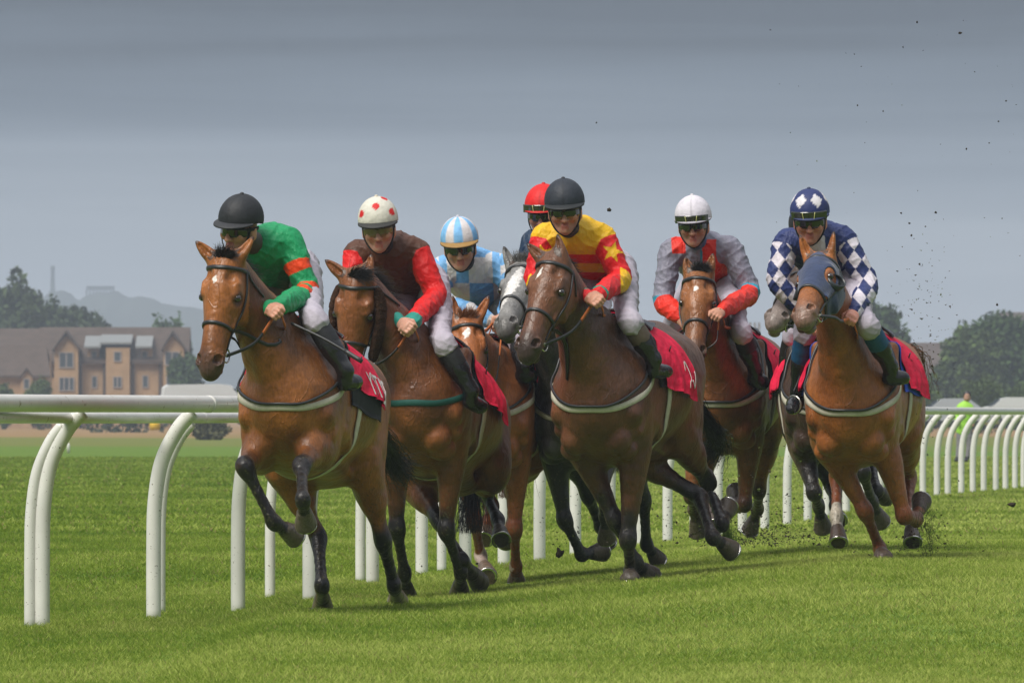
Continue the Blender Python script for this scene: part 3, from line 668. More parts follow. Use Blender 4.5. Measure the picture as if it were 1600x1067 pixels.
    def sheet(G, th_=.004):
        nu, nv = G.shape[:2]; Gu = np.gradient(G, axis=0); Gv = np.gradient(G, axis=1); n_ = np.cross(Gu, Gv); n_ /= np.maximum(1e-9, np.linalg.norm(n_, axis=2))[..., None]
        if np.dot(n_[nu//2, nv//2], U) < 0: n_ = -n_
        V_ = np.vstack([(G+n_*th_).reshape(-1, 3), G.reshape(-1, 3)]); o_ = nu*nv; Fq = []
        for i in range(nu-1):
            for j in range(nv-1):
                a = i*nv+j; Fq.append((a, a+1, a+nv+1, a+nv)); Fq.append((a+o_, a+nv+o_, a+nv+1+o_, a+1+o_))
        for i in range(nu-1):
            for j in (0, nv-1): a = i*nv+j; Fq.append((a, a+nv, a+nv+o_, a+o_))
        for j in range(nv-1):
            for i in (0, nu-1): a = i*nv+j; Fq.append((a, a+o_, a+1+o_, a+1))
        return V_, Fq
    under = sp.get('under', BLACK_CLOTH)
    uz = sp.get('underf', 104)
    V_, F_q = sheet(drape(-.04, -.58, uz, uz+2, .006, wav=.003, skew=.04), .007); MB().add(V_, F_q).part('saddle_pad', under, root)
    GR = drape(-.07, -.62, sp.get('redf', 92)-6, sp.get('redf', 92)+4, .019, wav=sp.get('redw', .021), skew=.04, seed=sp['w'][0] % 7)
    V_, F_q = sheet(GR, .004); rc = MB().add(V_, F_q).part('saddle_cloth', RED_CLOTH, root)
    if sp.get('text'):
        tx, u0, u1, v0, v1 = sp['text']
        cu = bpy.data.curves.new('t', 'FONT'); cu.body = tx; cu.resolution_u = 3; to = bpy.data.objects.new('t', cu); S.collection.objects.link(to)
        dg = bpy.context.evaluated_depsgraph_get(); me = to.evaluated_get(dg).to_mesh(); bm = bmesh.new(); bm.from_mesh(me); bmesh.ops.triangulate(bm, faces=bm.faces)
        TV = np.array([v.co[:2] for v in bm.verts]); TF = [tuple(v.index for v in f.verts) for f in bm.faces]; bm.free(); bpy.data.objects.remove(to)
        lo_, hi_ = TV.min(0), TV.max(0); TN = (TV-lo_)/(hi_-lo_)
        nu, nv = GR.shape[:2]; gu = (u0+(u1-u0)*TN[:, 0])*(nu-1); gv = (v0+(v1-v0)*TN[:, 1])*(nv-1)
        def bil(gu, gv):
            i = np.clip(gu.astype(int), 0, nu-2); j = np.clip(gv.astype(int), 0, nv-2); a = (gu-i)[:, None]; b = (gv-j)[:, None]
            return GR[i, j]*(1-a)*(1-b)+GR[i+1, j]*a*(1-b)+GR[i, j+1]*(1-a)*b+GR[i+1, j+1]*a*b
        P = bil(gu, gv)+L*.008
        P2 = P+L*.002; n_ = len(P)
        MB().add(np.vstack([P, P2]), TF+[tuple(i+n_ for i in f) for f in TF]).part('lettering', mat('lettering', (.72, .66, .66), .6), rc, smooth_=False)
    if sp.get('swirl'):
        nu, nv = GR.shape[:2]
        for pts_ in ([(.60, .90), (.64, .86), (.69, .88), (.67, .93), (.62, .95), (.60, .975)], [(.82, .93), (.87, .955), (.93, .94), (.95, .89)]):
            c2 = catmull([(a, b, 0) for a, b in pts_], 6); gi = c2[:, 0]*(nu-1); gj = c2[:, 1]*(nv-1); i = np.clip(gi.astype(int), 0, nu-2); j = np.clip(gj.astype(int), 0, nv-2); a = (gi-i)[:, None]; b = (gj-j)[:, None]
            P = GR[i, j]*(1-a)*(1-b)+GR[i+1, j]*a*(1-b)+GR[i, j+1]*(1-a)*b+GR[i+1, j+1]*a*b+L*.008
            V_, F_q = ribbon(P, np.tile(L, (len(P), 1)), .014, .002); MB().add(V_, F_q).part('emblem', mat('lettering', (.72, .66, .66), .6), rc)
    V_, F_q = sheet(drape(-.20, -.52, 40, 30, .032, wav=.0), .016); sd_ = MB().add(V_, F_q).part('saddle', BOOT, root)
    for q, key in ((-1, 'footR'), (1, 'footL')):
        if not sp.get(key): continue
        ft = px(*sp[key]); top_ = solve_ray(F, loc(-.3, 0, 1.25), loc(-.3, q*.4, 1.5), .05)
        P = catmull([top_, m(top_, ft, .5)+L*q*.01, ft+A(0, 0, .07)], 6); V_, F_q = ribbon(P, np.tile(L*q, (len(P), 1)), .02, .005); lm = MB().add(V_, F_q)
        MB_ = lm.part('stirrup_leather', lth, sd_)
        V_, F_q = ring(ft+A(0, 0, .0), unit(Fd*.8+L*q*.5), .054, .0055, 20, 6); MB().add(V_, F_q).part('stirrup_iron', METAL, sd_)
    # ---- extras
    if sp.get('cheek'):       # sheepskin cheek pieces
        wool = mat('sheepskin', (.05, .026, .016), 1.0, .1, var=.45, vscale=90, bump=.012, bscale=120)
        for q in (-1, 1):
            g = loft([(*hp(.07, q*.098, -.09), .028, .04), (*hp(.16, q*.118, -.105), .03, .062), (*hp(.30, q*.112, -.12), .03, .062), (*hp(.40, q*.095, -.13), .028, .05), (*hp(.44, q*.09, -.13), .02, .036)], Sd, 3, 'x', k=.01)
            Fw = Field([g], .005, noise=lambda x, y, z: .0035*np.sin(x*310+np.sin(z*90)*2)*np.sin(y*290+1)*np.sin(z*330+np.sin(x*80)))
            V_, Q_ = Fw.surface(); part('cheek_piece', V_, Q_, wool, br)
    if sp.get('hood'):
        blue = mat('hood_blue', (.022, .038, .095), .75, .3, var=.2, vscale=20, bump=.003, bscale=60, sheen=.3)
        def inflate(prims, o_):
            R = []
            for p in prims:
                if p.sub: continue
                R.append(Prim(p.p0, p.p1, p.a0+o_, p.b0+o_, p.a1+o_, p.b1+o_, p.u, 'h', p.t0, p.t1, k=p.k))
            return R
        g = inflate([p for p in core if p.tg in ('head', 'neck')], .007)
        for q in (-1, 1):
            g.append(ell(hp(.205, q*.10, -.038), Sd, H, .045, .058, .060, None, .004, sub=True))
        Fw = Field([g], .006, clip=(hlo, hhi)); V_, Q_ = Fw.surface()
        c_ = V_[Q_].mean(1); d_ = c_-poll; t_ = d_@H/hs; kp = (t_ > .0) & (t_ < .36) & (side_of(c_) > -.02)
        u_, inv = np.unique(Q_[kp], return_inverse=True)
        part('hood', V_[u_], inv.reshape(-1, 4), blue, br)
        for q in (-1, 1):     # half-cup blinkers
            c0 = hp(.208, q*.088, -.078); mbk = MB(); rws = []
            ax_c = unit(Sd*q+.25*Nf)
            e1 = unit(np.cross(ax_c, H)); e2_ = np.cross(e1, ax_c)
            for i, (rr, hh_) in enumerate([(.05, -.02), (.06, .01), (.058, .035), (.05, .052), (.046, .052), (.054, .033), (.054, .008), (.046, -.022)]):
                for j in range(28):
                    a = 2*math.pi*j/28; bk_ = .5-.5*np.dot(math.cos(a)*e1+math.sin(a)*e2_, Nf)
                    rws.append(c0+rr*(math.cos(a)*e1+math.sin(a)*e2_)+ax_c*(hh_*(.25+.9*bk_) if hh_ > 0 else hh_))
            mbk.add(rws, [(i*28+j, i*28+(j+1) % 28, ((i+1) % 8)*28+(j+1) % 28, ((i+1) % 8)*28+j) for i in range(8) for j in range(28)])
            mbk.part('blinker_cup', mat('blinker', (.02, .026, .03), .35, .5), br)
    return root
# ------------------------------------------------------------------ jockeys
def fold_noise(amp, seed):
    def f(x, y, z):
        a = x*19+2.2*np.sin(z*13+seed)+1.5*np.sin(y*17+seed); b = z*34+2.5*np.sin(x*15+seed*2)+1.5*np.sin(y*9)
        c = (x+z)*47+2*np.sin(y*21+seed)+1.7*np.sin(z*25-x*18)
        return amp*(.55*(1-np.abs(np.sin(a)))**2+.6*(1-np.abs(np.sin(b)))**2+.35*(1-np.abs(np.sin(c)))**2-.3)*-1
    return f
def jockey(p, label):
    D = p['D']; P3 = lambda q, dd=0: px(q[0], q[1], D+(q[2] if len(q) > 2 else dd))
    hc = P3(p['head'], -.08); ya, pi_ = math.radians(p.get('yaw', 0)), math.radians(p.get('down', 15)*.45-2); sc = p.get('hsc', 1.12)
    Ff = A(-math.sin(ya)*math.cos(pi_), -math.cos(ya)*math.cos(pi_), -math.sin(pi_)); Ss = unit(np.cross(A(0, 0, 1), Ff)); 
    ro = math.radians(p.get('tilt', 0)); Uu = np.cross(Ff, Ss); Ss, Uu = Ss*math.cos(ro)+Uu*math.sin(ro), Uu*math.cos(ro)-Ss*math.sin(ro)
    h = lambda a, f, u: hc+sc*(a*Ss+f*Ff+u*Uu)
    sh = [P3(q, .14)-A(0, 0, .022) for q in p['sh']]; el = [P3(q, .06) for q in p['el']]; ha = [P3(q, -.12) for q in p['ha']]
    pel = P3(p['pel'], .60); kn = [P3(q, .22) for q in p['kn']]; an = [P3(q, .45) for q in p['an']]; to = [P3(q, .32) for q in p['to']]
    m = lambda a, b, t: a+(b-a)*t
    FH = HF.get(p['id'])
    if FH is not None:       # the near leg lies against the outside of the horse's flank
        for i_ in ((0, 1) if p.get('hR', 1) else (1,)): ha[i_] = outside(FH, ha[i_], .055)
        for k_, cl_ in ((kn, .085), (an, .075), (to, .075)): k_[1] = outside(FH, k_[1], cl_)
        if p.get('rout'):
            for k_, cl_ in ((kn, .085), (an, .075), (to, .075)): k_[0] = outside(FH, k_[0], cl_)
    shc = (sh[0]+sh[1])/2; shd = unit(sh[1]-sh[0]); neckb = m(shc, hc, .3)+A(0, .03, 0)
    chest = m(shc, pel, .3); waist = m(shc, pel, .68)
    root = empty('person', A(pel[0], pel[1], min(an[0][2], an[1][2])-.1), label, 'jockey', p.get('group', 'jockeys riding in the race'))
    skc = p.get('skin', (.50, .25, .17))
    # body: one continuous surface from head to feet (mostly under clothing)
    el_ = lambda c, ax, a, b, l, tg='skin', k=.015, sub=False, t=0: ell(c, Ss, ax, a*sc, b*sc, l*sc, tg, k, sub, t)
    Wh = Ff*0+Uu
    hd = [el_(h(0, -.005, .035), Uu, .074, .094, .098), Prim(h(0, .012, .0), h(0, .045, -.085), .066*sc, .072*sc, .036*sc, .036*sc, Ss, 'skin', k=.03)]
    hd += [Prim(h(0, .088, .008), h(0, .110, -.034), .009*sc, .012*sc, .014*sc, .013*sc, Ss, 'skin', k=.012), el_(h(0, .082, -.060), Ss, .006, .011, .020, 'lip', .006), el_(h(0, .078, -.071), Ss, .008, .011, .02, 'lip', .006), el_(h(0, .068, -.093), Ss, .018, .018, .02), el_(h(0, .086, .030), Ss, .012, .012, .05)]
    for q in (-1, 1):
        hd += [el_(h(q*.045, .062, -.018), Ff, .022, .026, .028, k=.02), el_(h(q*.015, .094, -.034), Ff, .008, .008, .012, k=.006), el_(h(q*.079, -.005, -.005), Uu, .012, .022, .034, k=.008), el_(h(q*.031, .096, .012), Ss, .012, .012, .016, 'skin', .008, True), el_(h(q*.030, .078, .012), Ss, .011, .012, .014, 'eye', .003)]
        hd += [Prim(h(q*.06, -.0, -.04), h(q*.03, .05, -.092), .02, .02, .018, .018, Ss, 'skin', k=.02)]
    hd += [el_(h(0, .094, -.0655), Ss, .0025, .014, .018, 'lipline', .002, True)]
    hd += loft([(*h(0, -.02, -.03), .056, .06), (*m(h(0, -.01, -.06), neckb, .5), .054, .056), (*neckb, .07, .065)], Ss, 2, 'neck', k=.02)
    core = hd+loft([(*shc, .13, .08), (*chest, .14, .10), (*waist, .105, .08), (*pel, .10, .08)], shd, 2, 'skin', k=.03)
    limbs = []; hands = []
    for i, q in ((0, -1), (1, 1)):
        core += loft([(*sh[i], .045, .045), (*el[i], .036, .036), (*m(el[i], ha[i], .4), .036, .034), (*m(el[i], ha[i], .8), .027, .022)], shd, 2, 'skin', k=.02)
        core += loft([(*(pel+shd*q*.09), .07, .075), (*m(pel+shd*q*.09, kn[i], .5), .05, .055), (*kn[i], .038, .04), (*m(kn[i], an[i], .4), .034, .036), (*an[i], .03, .03)], shd, 1, 'skin', k=.02)
        # hand: palm, four curled fingers of different length, thumb from the side of the palm
        fw = unit(ha[i]-el[i]); wr = ha[i]-fw*.03; sd = unit(np.cross(fw, A(0, 0, 1))*-1); sd = unit(sd+A(0, -.25, .35)*.6); sd = unit(sd-np.dot(sd, fw)*fw); dn = np.cross(fw, sd); dn = dn if dn[2] < 0 else -dn
        inner = shd*-q; wd = unit(inner*.75+A(0, -.6, .35)); wd = unit(wd-np.dot(wd, fw)*fw); dn = np.cross(fw, wd); dn = -dn if dn[2] > 0 else dn
        kn_ = wr+fw*.085
        core += [Prim(wr-fw*.02, wr+fw*.02, .030, .023, .036, .021, wd, 'skin', k=.01), Prim(wr+fw*.01, kn_, .038, .02, .042, .019, wd, 'skin', k=.012)]
        for j, (off, ln) in enumerate(((.031, .92), (.010, 1.0), (-.011, .95), (-.031, .8))):
            a0 = kn_+wd*off; dirs = [25, 95, 165]; L_ = [.036*ln, .026*ln, .021*ln]; r_ = [.0108, .0100, .0092, .0082]; pt = a0
            for kk in range(3):
                a = math.radians(dirs[kk]); nx = pt+L_[kk]*(math.cos(a)*fw+math.sin(a)*dn); core.append(Prim(pt, nx, r_[kk], r_[kk], r_[kk+1], r_[kk+1], wd, 'skin', k=.0035)); pt = nx
        tb = wr+fw*.03+wd*.034+dn*.008; t1 = tb+(fw*.5+wd*.45+dn*.6)*.036; t2 = t1+(fw*.7-wd*.35+dn*.6)*.03
        core += [Prim(tb-fw*.012, tb, .012, .012, .014, .013, wd, 'skin', k=.01), Prim(tb, t1, .014, .013, .0115, .011, wd, 'skin', k=.004), Prim(t1, t2, .0115, .011, .009, .009, wd, 'skin', k=.004)]
        hands.append((wr, fw))
    F = Field([core], .0058 if not QUICK else .01); V, Q = F.surface(); V = relax(V, Q, 1, .25); tg, tv = F.labels(V)
    C = np.tile(np.array(skc, float), (len(V), 1))
    rl = (V-hc)/sc; ra, rf, ru = rl@Ss, rl@Ff, rl@Uu
    def mixc(C, c, w_): w_ = np.clip(w_, 0, 1)[:, None]; return C*(1-w_)+np.asarray(c)*w_
    C = mixc(C, (.50, .17, .12), (tg == 'skin')*.12*smooth(.05, .02, np.sqrt((np.abs(ra)-.045)**2+(ru+.025)**2))*(rf > .03))
    C = mixc(C, (.42, .13, .11), (tg == 'lip')*.8); C = mixc(C, (.09, .03, .02), tg == 'lipline'); C = mixc(C, (.03, .02, .015), tg == 'eye')
    C = mixc(C, (.08, .05, .03), (np.abs(ru-.032) < .006)*(np.abs(np.abs(ra)-.03) < .02)*(rf > .06))
    C = mixc(C, (.20, .10, .07), .35*smooth(-.055, -.085, ru)*(tg == 'skin')*(rf > .0)*(np.linalg.norm(rl, axis=1) < .16))
    if p.get('neckc') is not None: C = mixc(C, p['neckc'], (tg == 'neck')*1.0)
    part('body', V, Q, SKIN, root, cols=C)
    # silks
    sl = []
    sl += loft([(*m(shc, neckb, .75), .075, .075), (*m(shc, neckb, .25), .12, .10), (*(m(shc, pel, .12)+A(0, 0, .012)), .165, .135), (*chest, .175, .135), (*m(shc, pel, .5), .165, .13), (*waist, .15, .125), (*m(shc, pel, .86), .145, .12)], shd, 3, 'torso', [0, .1, .2, .35, .55, .75, 1], k=.03)
    for i, nm in ((0, 'sleeveR'), (1, 'sleeveL')):
        ce = hands[i][0]-hands[i][1]*.015
        sl += loft([(*m(sh[i], shc, .35), .080, .085), (*sh[i], .068, .072), (*m(sh[i], el[i], .5), .065, .068), (*el[i], .058, .062), (*m(el[i], ce, .5), .056, .058), (*m(el[i], ce, .85), .042, .042), (*ce, .031, .031)], shd, 3, nm, [-.2, 0, .5, 1, 1.5, 1.85, 2], k=.03)
    F = Field([sl], .0052 if not QUICK else .01, noise=fold_noise(.0095, D*7+p['head'][0])); V, Q = F.surface(); V = relax(V, Q, 2, .35); tg, tv = F.labels(V)
    V = V[:]; C = p['silk'](V, tg, tv, dict(shc=shc, pel=pel, shd=shd, sh=sh, el=el, ha=ha, ax=unit(shc-pel), Ff=Ff))
    part('silks', V, Q, SILK, root, cols=C)
    # breeches
    br = [ell(pel+A(0, .03, .0), shd, A(0, 1, .3), .155, .13, .16, 'b', .03)]
    br += loft([(*m(shc, pel, .72), .125, .10), (*m(shc, pel, .9), .14, .115), (*pel, .15, .125)], shd, 2, 'b', k=.03)
    for i, q in ((0, -1), (1, 1)):
        br += loft([(*(pel+shd*q*.08), .100, .105), (*m(pel+shd*q*.08, kn[i], .5), .078, .086), (*m(pel, kn[i], .85), .060, .066), (*kn[i], .058, .063), (*m(kn[i], an[i], .14), .054, .058)], shd, 3, 'b', k=.03)
    F = Field([br], .0065, noise=fold_noise(.009, D*3+1)); V, Q = F.surface(); part('breeches', V, Q, p.get('breech', BREECH), root)
    sock = mat('sock_'+p['sockn'], p['sock'], .6, .4, bump=.002, bscale=60)
    for i, q in ((0, -1), (1, 1)):
        a_, k_ = an[i], kn[i]
        g = loft([(*m(k_, a_, .02), .058, .062), (*m(k_, a_, .3), .062, .064), (*m(k_, a_, .55), .060, .06)], shd, 2, 's'); F = Field([g], .008); V, Q = F.surface(); part('sock', V, Q, sock, root)
        g = loft([(*m(k_, a_, p.get('bt', .42)), .062, .063), (*m(k_, a_, .6), .058, .058), (*m(k_, a_, .85), .044, .046), (*a_, .041, .045)], shd, 2, 's')
        fd = unit(to[i]-a_); heel = a_-fd*.02+A(0, .035, -.075); toe = to[i]
        g += loft([(*a_, .04, .045), (*heel, .035, .035)], shd, 1, 's', k=.03)
        g += loft([(*heel, .034, .032), (*m(heel, toe, .5), .040, .036), (*m(heel, toe, .85), .039, .030), (*(toe+fd*.02), .026, .020)], shd, 2, 's', k=.03)
        F = Field([g], .0065, noise=fold_noise(.004, i+D)); V, Q = F.surface(); bt = part('boot', V, Q, p.get('bootm', BOOT), root)
        V_, F_ = tube([heel+A(0, 0, -.032), m(heel, toe, .55)+A(0, 0, -.034), toe+A(0, 0, -.024)], [.034, .04, .03], 10, squash=.25, up=None)
        MB().add(V_, F_).part('sole', mat('sole', (.02, .02, .02), .8), bt)
    # helmet
    n, mth = 64, 26; hb = lambda az, la, r=1.0: h(0, -.006, .060)+sc*r*(Ss*.108*math.sin(az)*math.cos(la)+Ff*.124*math.cos(az)*math.cos(la)+Uu*.122*math.sin(la))
    V = []; C = []
    pat = p['helm']
    for i in range(mth+1):
        la = -.10+(math.pi/2+.10)*i/mth
        for j in range(n):
            az = 2*math.pi*j/n; dip = -.16*(abs(math.sin(az/2))**2) if i == 0 else 0
            wr_ = 1+.006*math.sin(az*23+i)*math.sin(la*19+az*3)
            V.append(hb(az, la+(-.20*max(0, -math.cos(az)))*(1-i/mth), wr_)); C.append(pat((az+math.pi) % (2*math.pi)-math.pi, la))
    Fq = [(i*n+j, i*n+(j+1) % n, (i+1)*n+(j+1) % n, (i+1)*n+j) for i in range(mth) for j in range(n)]
    o_ = len(V)
    for j in range(n):
        az = 2*math.pi*j/n; V.append(hb(az, -.10-.20*max(0, -math.cos(az)), .93)); C.append((.02, .02, .02))
    for j in range(n): az = 2*math.pi*j/n; V.append(hb(az, .35, .90)); C.append((.02, .02, .02))
    Fq += [(o_+j, o_+(j+1) % n, (j+1) % n, j) for j in range(n)]+[(o_+n+j, o_+n+(j+1) % n, o_+(j+1) % n, o_+j) for j in range(n)]
    hm = MB().add(V, Fq); hm.C = [np.array(C)]; hel = hm.part('helmet', HELM, root)
    bm_ = MB(); bt_ = [hb(0, math.pi/2, 1.0)+Uu*x for x in (-.01, .006, .009)]; V_, F_ = tube(bt_, [.012, .011, .005], 10); bm_.add(V_, F_); bm_.part('button', mat('hb'+p['sockn'], p.get('btn', (.02, .022, .026)), .6), hel)
    # peak
    V = []; cols = []; na = 30
    for k, (rr, dz) in enumerate([(1.0, .004), (1.0, -.004)]):
        for t in (0, .35, .7, 1):
            for j in range(na):
                az = -1.25+2.5*j/(na-1); ext = t*.052*math.cos(az*1.1)**.8 if abs(az*1.1) < 1.57 else 0
                b_ = hb(az, -.09, 1.01); dd_ = unit(Ff*1.0+Ss*math.sin(az)*.35-Uu*.42); V.append(b_+dd_*ext*.88*sc+Uu*dz); cols.append(p.get('peak', (.02, .021, .023)) if k == 0 else (.018, .018, .018))
    Fq = [(a*na+j, a*na+j+1, (a+1)*na+j+1, (a+1)*na+j) for a in (0, 1, 2) for j in range(na-1)]+[(4*na+a*na+j, 4*na+(a+1)*na+j, 4*na+(a+1)*na+j+1, 4*na+a*na+j+1) for a in (0, 1, 2) for j in range(na-1)]
    Fq += [(3*na+j, 3*na+j+1, 7*na+j+1, 7*na+j) for j in range(na-1)]
    pk = MB().add(V, Fq); pk.C = [np.array(cols)]; pk.part('peak', HELM, hel)
    # goggles on the eyes
    def band(az0, az1, uc, hh, grow, mtl, name, parent, shape=None, thick=.006, cu=0):
        V = []; nn, mm = 28, 7
        for sgn in (1, 0):
            for i in range(mm):
                for j in range(nn):
                    az = az0+(az1-az0)*j/(nn-1); v = -1+2*i/(mm-1); s_ = shape(az) if shape else 1
                    V.append(h((.078+grow+thick*sgn)*math.sin(az), (.094+grow+thick*sgn)*math.cos(az), uc+hh*v*s_+cu*(1-math.cos(az))))
        Fq = [(i*nn+j, i*nn+j+1, (i+1)*nn+j+1, (i+1)*nn+j) for i in range(mm-1) for j in range(nn-1)]; o_ = nn*mm
        Fq += [tuple(o_+x for x in f[::-1]) for f in Fq[:]]
        Fq += [(j, o_+j, o_+j+1, j+1) for j in range(nn-1)]+[((mm-1)*nn+j+1, (mm-1)*nn+j+1+o_, (mm-1)*nn+j+o_, (mm-1)*nn+j) for j in range(nn-1)]
        return MB().add(V, Fq).part(name, mtl, parent)
    lens = p.get('lensm', LENS); fr = mat('goggle_frame_'+p.get('frn', 'k'), p.get('frame', (.02, .02, .02)), .35)
    shp = lambda az: (1.0 if abs(az) > .12 else .45+.55*abs(az)/.12)*(1-.25*max(0, abs(az)-.75)/.4)
    if not p.get('nogog'):
        g0 = band(-1.12, 1.12, .004, .0245, .004, fr, 'goggles', root, shp, .006); band(-1.05, 1.05, .004, .0185, .009, lens, 'lens', g0, shp, .004)
        for q in (-1, 1): band(q*1.05, q*2.0, .018, .008, .006, mat('elastic', (.02, .02, .02), .9), 'strap', g0)
    if p.get('spare'):
        V = []; Fq = []
        g1 = band(-.85, .85, .053, .022, .045, mat('spare_lens', (.018, .022, .012), .1, .8, coat=.4), 'spare_goggles', hel, None, .006, cu=-.0)
        P = [h((.078+.056)*math.sin(a), (.094+.056)*math.cos(a), u) for a, u in ((-.26, .074), (-.21, .032), (.21, .032), (.26, .074))]
        V_, F_ = tube(catmull([P[0], m(P[0], P[1], .9), P[1], m(P[1], P[2], .05), m(P[1], P[2], .95), P[2], m(P[2], P[3], .1), P[3]], 3), .0024, 6); MB().add(V_, F_).part('goggle_trim', mat('trim', (.42, .42, .16), .4), g1)
    # chin strap
    P = [h(-.082, .03, .03), h(-.075, .045, -.035), h(-.045, .06, -.09), h(0, .062, -.118), h(.045, .06, -.09), h(.075, .045, -.035), h(.082, .03, .03)]
    cm = MB(); Pc = catmull(P, 6); V_, F_ = ribbon(Pc, Pc-h(0, 0, -.02), .014, .004); cm.add(V_, F_); cm.part('chin_strap', BLACK_CLOTH, hel)
    if p.get('hair'):
        pass
    return root
def helm_plain(c, panel=.85):
    def f(az, la):
        k = abs(((az/(math.pi/3)) % 1)-.5); return tuple(v*(.72 if k > .485 else 1) for v in c)
    return f
def helm_dots(base, dot):
    D_ = [(0.0, .72), (.95, .35), (-.95, .35), (2.0, .5), (-2.0, .5), (1.3, 1.15), (-2.4, 1.1), (3.0, .4)]
    def f(az, la):
        v = (math.cos(la)*math.sin(az), math.cos(la)*math.cos(az), math.sin(la))
        for a, l in D_:
            u_ = (math.cos(l)*math.sin(a), math.cos(l)*math.cos(a), math.sin(l))
            if sum(x*y for x, y in zip(v, u_)) > math.cos(.19): return dot
        return base
    return f
def helm_stripes(a, b, n=6): return lambda az, la: a if int(((az+.26)/(2*math.pi))*n*2+40) % 2 else b
def helm_diamonds(base, dia):
    def f(az, la):
        k = ((az/(math.pi/3)+.0) % 1)-.5; v = (la-.62)/.40
        return dia if abs(k)/.36+abs(v) < 1 else base
    return f
GREEN, RED, ORANGE = (.01, .27, .10), (.62, .012, .012), (.75, .06, .01)
def base_col(V, c): return np.tile(np.array(c, float), (len(V), 1))
def put(C, m_, c): C[m_] = c; return C
def tl(V, g):
    """torso coordinates: across the shoulders, along the back from the shoulders (0) to the pelvis (1)"""
    q = V-g['shc']; return q@g['shd'], (q@(-g['ax']))/np.linalg.norm(g['pel']-g['shc'])
def silk_green(V, tg, tv, g):
    C = base_col(V, GREEN); sl = np.isin(tg, ['sleeveL', 'sleeveR'])
    put(C, sl & (((tv > .42) & (tv < .58)) | ((tv > .92) & (tv < 1.08)) | ((tv > 1.17) & (tv < 1.27))), ORANGE); return C
def silk_brown(V, tg, tv, g):
    C = base_col(V, (.085, .033, .018)); a, l = tl(V, g); sl = np.isin(tg, ['sleeveL', 'sleeveR']) & (tv > .05+.5*(np.abs(a) < .15)); put(C, sl, RED)
    put(C, sl & (tv > 1.88), (.02, .25, .2)); return C
def silk_check(V, tg, tv, g):
    lb, wt = (.16, .38, .68), (.60, .58, .58); a, l = tl(V, g)
    C = base_col(V, lb); k = (np.floor(a/.15+.05).astype(int)+np.floor(V[:, 2]/.16).astype(int)) % 2; put(C, k == 0, wt)
    sl = np.isin(tg, ['sleeveL', 'sleeveR']); put(C, sl & (np.floor(tv*4.5).astype(int) % 2 == 0), lb); put(C, sl & (np.floor(tv*4.5).astype(int) % 2 == 1), wt)
    sp_ = sl & ((np.abs((a*9) % 1-.5) < .22)); put(C, sp_ & (np.floor(tv*4.5).astype(int) % 2 == 1), lb); return C
def silk_navy(V, tg, tv, g):
    C = base_col(V, (.012, .03, .065)); return C
def silk_yellow(V, tg, tv, g):
    Y, R = (.72, .42, .008), (.62, .012, .015); a, l = tl(V, g); C = base_col(V, Y); zz = V[:, 2]-g['shc'][2]
    st = (np.isin(tg, ['torso'])) & (zz < -.10) & (np.floor((zz+.10)/.052).astype(int) % 2 != 0); put(C, st, R)
    sl = np.isin(tg, ['sleeveL', 'sleeveR']) & (tv > .12); put(C, sl, R)
    for i, nm in ((0, 'sleeveR'), (1, 'sleeveL')):
        c0 = g['sh'][i]*.55+g['el'][i]*.45; ax = unit(g['el'][i]-g['sh'][i]); out_ = unit(np.cross(ax, A(0, 1, 0))); q = V-c0
        u_, v_ = q@ax, q@out_
        out2 = unit(g['shd']*(1 if i else -1)*.5+A(0, -1, 0)); an_ = np.arctan2(v_-.02, u_); rr = np.hypot(v_-.02, u_); be = math.pi/5; ph = np.abs(((an_+be) % (2*be))-be)*1.0; ph = be-ph; rs = .028*.07*math.sin(be)/(.07*np.sin(be-ph)+.028*np.sin(ph))
        star = rr < .055/(1+.65*np.cos(5*an_)*-1+.55)*1.9; put(C, (tg == nm) & (rr < rs*1.0) & ((V-c0)[:, 1] < .02), Y)
        put(C, (tg == nm) & (tv > 1.0) & (tv < 1.9) & (q@g['shd']*(1 if i else -1) > .055), Y); put(C, (tg == nm) & (tv > 1.88) & (tv < 1.95), (.02, .22, .16))
    return C
def silk_grey(V, tg, tv, g):
    G, R, Bl = (.20, .195, .25), (.66, .025, .012), (.03, .25, .36); a, l = tl(V, g); C = base_col(V, G); zz = V[:, 2]-g['shc'][2]
    t_ = (tg == 'torso'); put(C, t_ & (a > .0) & (a < .17) & (zz < .07) & (zz > -.27), R); put(C, (a < -.10) & (a > -.19) & (zz > -.02), R); put(C, t_ & (np.abs(a-.0) < .007) & (zz < .07) & (zz > -.27), Bl)
    sl = np.isin(tg, ['sleeveL', 'sleeveR']); put(C, sl & (tv > 1.02), R); put(C, sl & (np.abs(tv-1.0) < .045), Bl); return C
def silk_diamond(V, tg, tv, g):
    Nv, W_ = (.022, .035, .13), (.60, .56, .62); a, l = tl(V, g); C = base_col(V, Nv)
    sl = np.isin(tg, ['sleeveL', 'sleeveR'])
    o = np.abs(a)*1.0; u_ = (o-.02)/.085; v_ = (V[:, 2]-g['shc'][2])/.115
    d = (np.floor(u_+v_).astype(int)+np.floor(u_-v_).astype(int)) % 2 == 0
    put(C, (sl | (o > .16)) & d & (tv > .15), W_); put(C, (tg == 'torso') & (a > -.04) & (a < .06) & (V[:, 2]-g['shc'][2] < .03), W_); return C
HORSES = {}
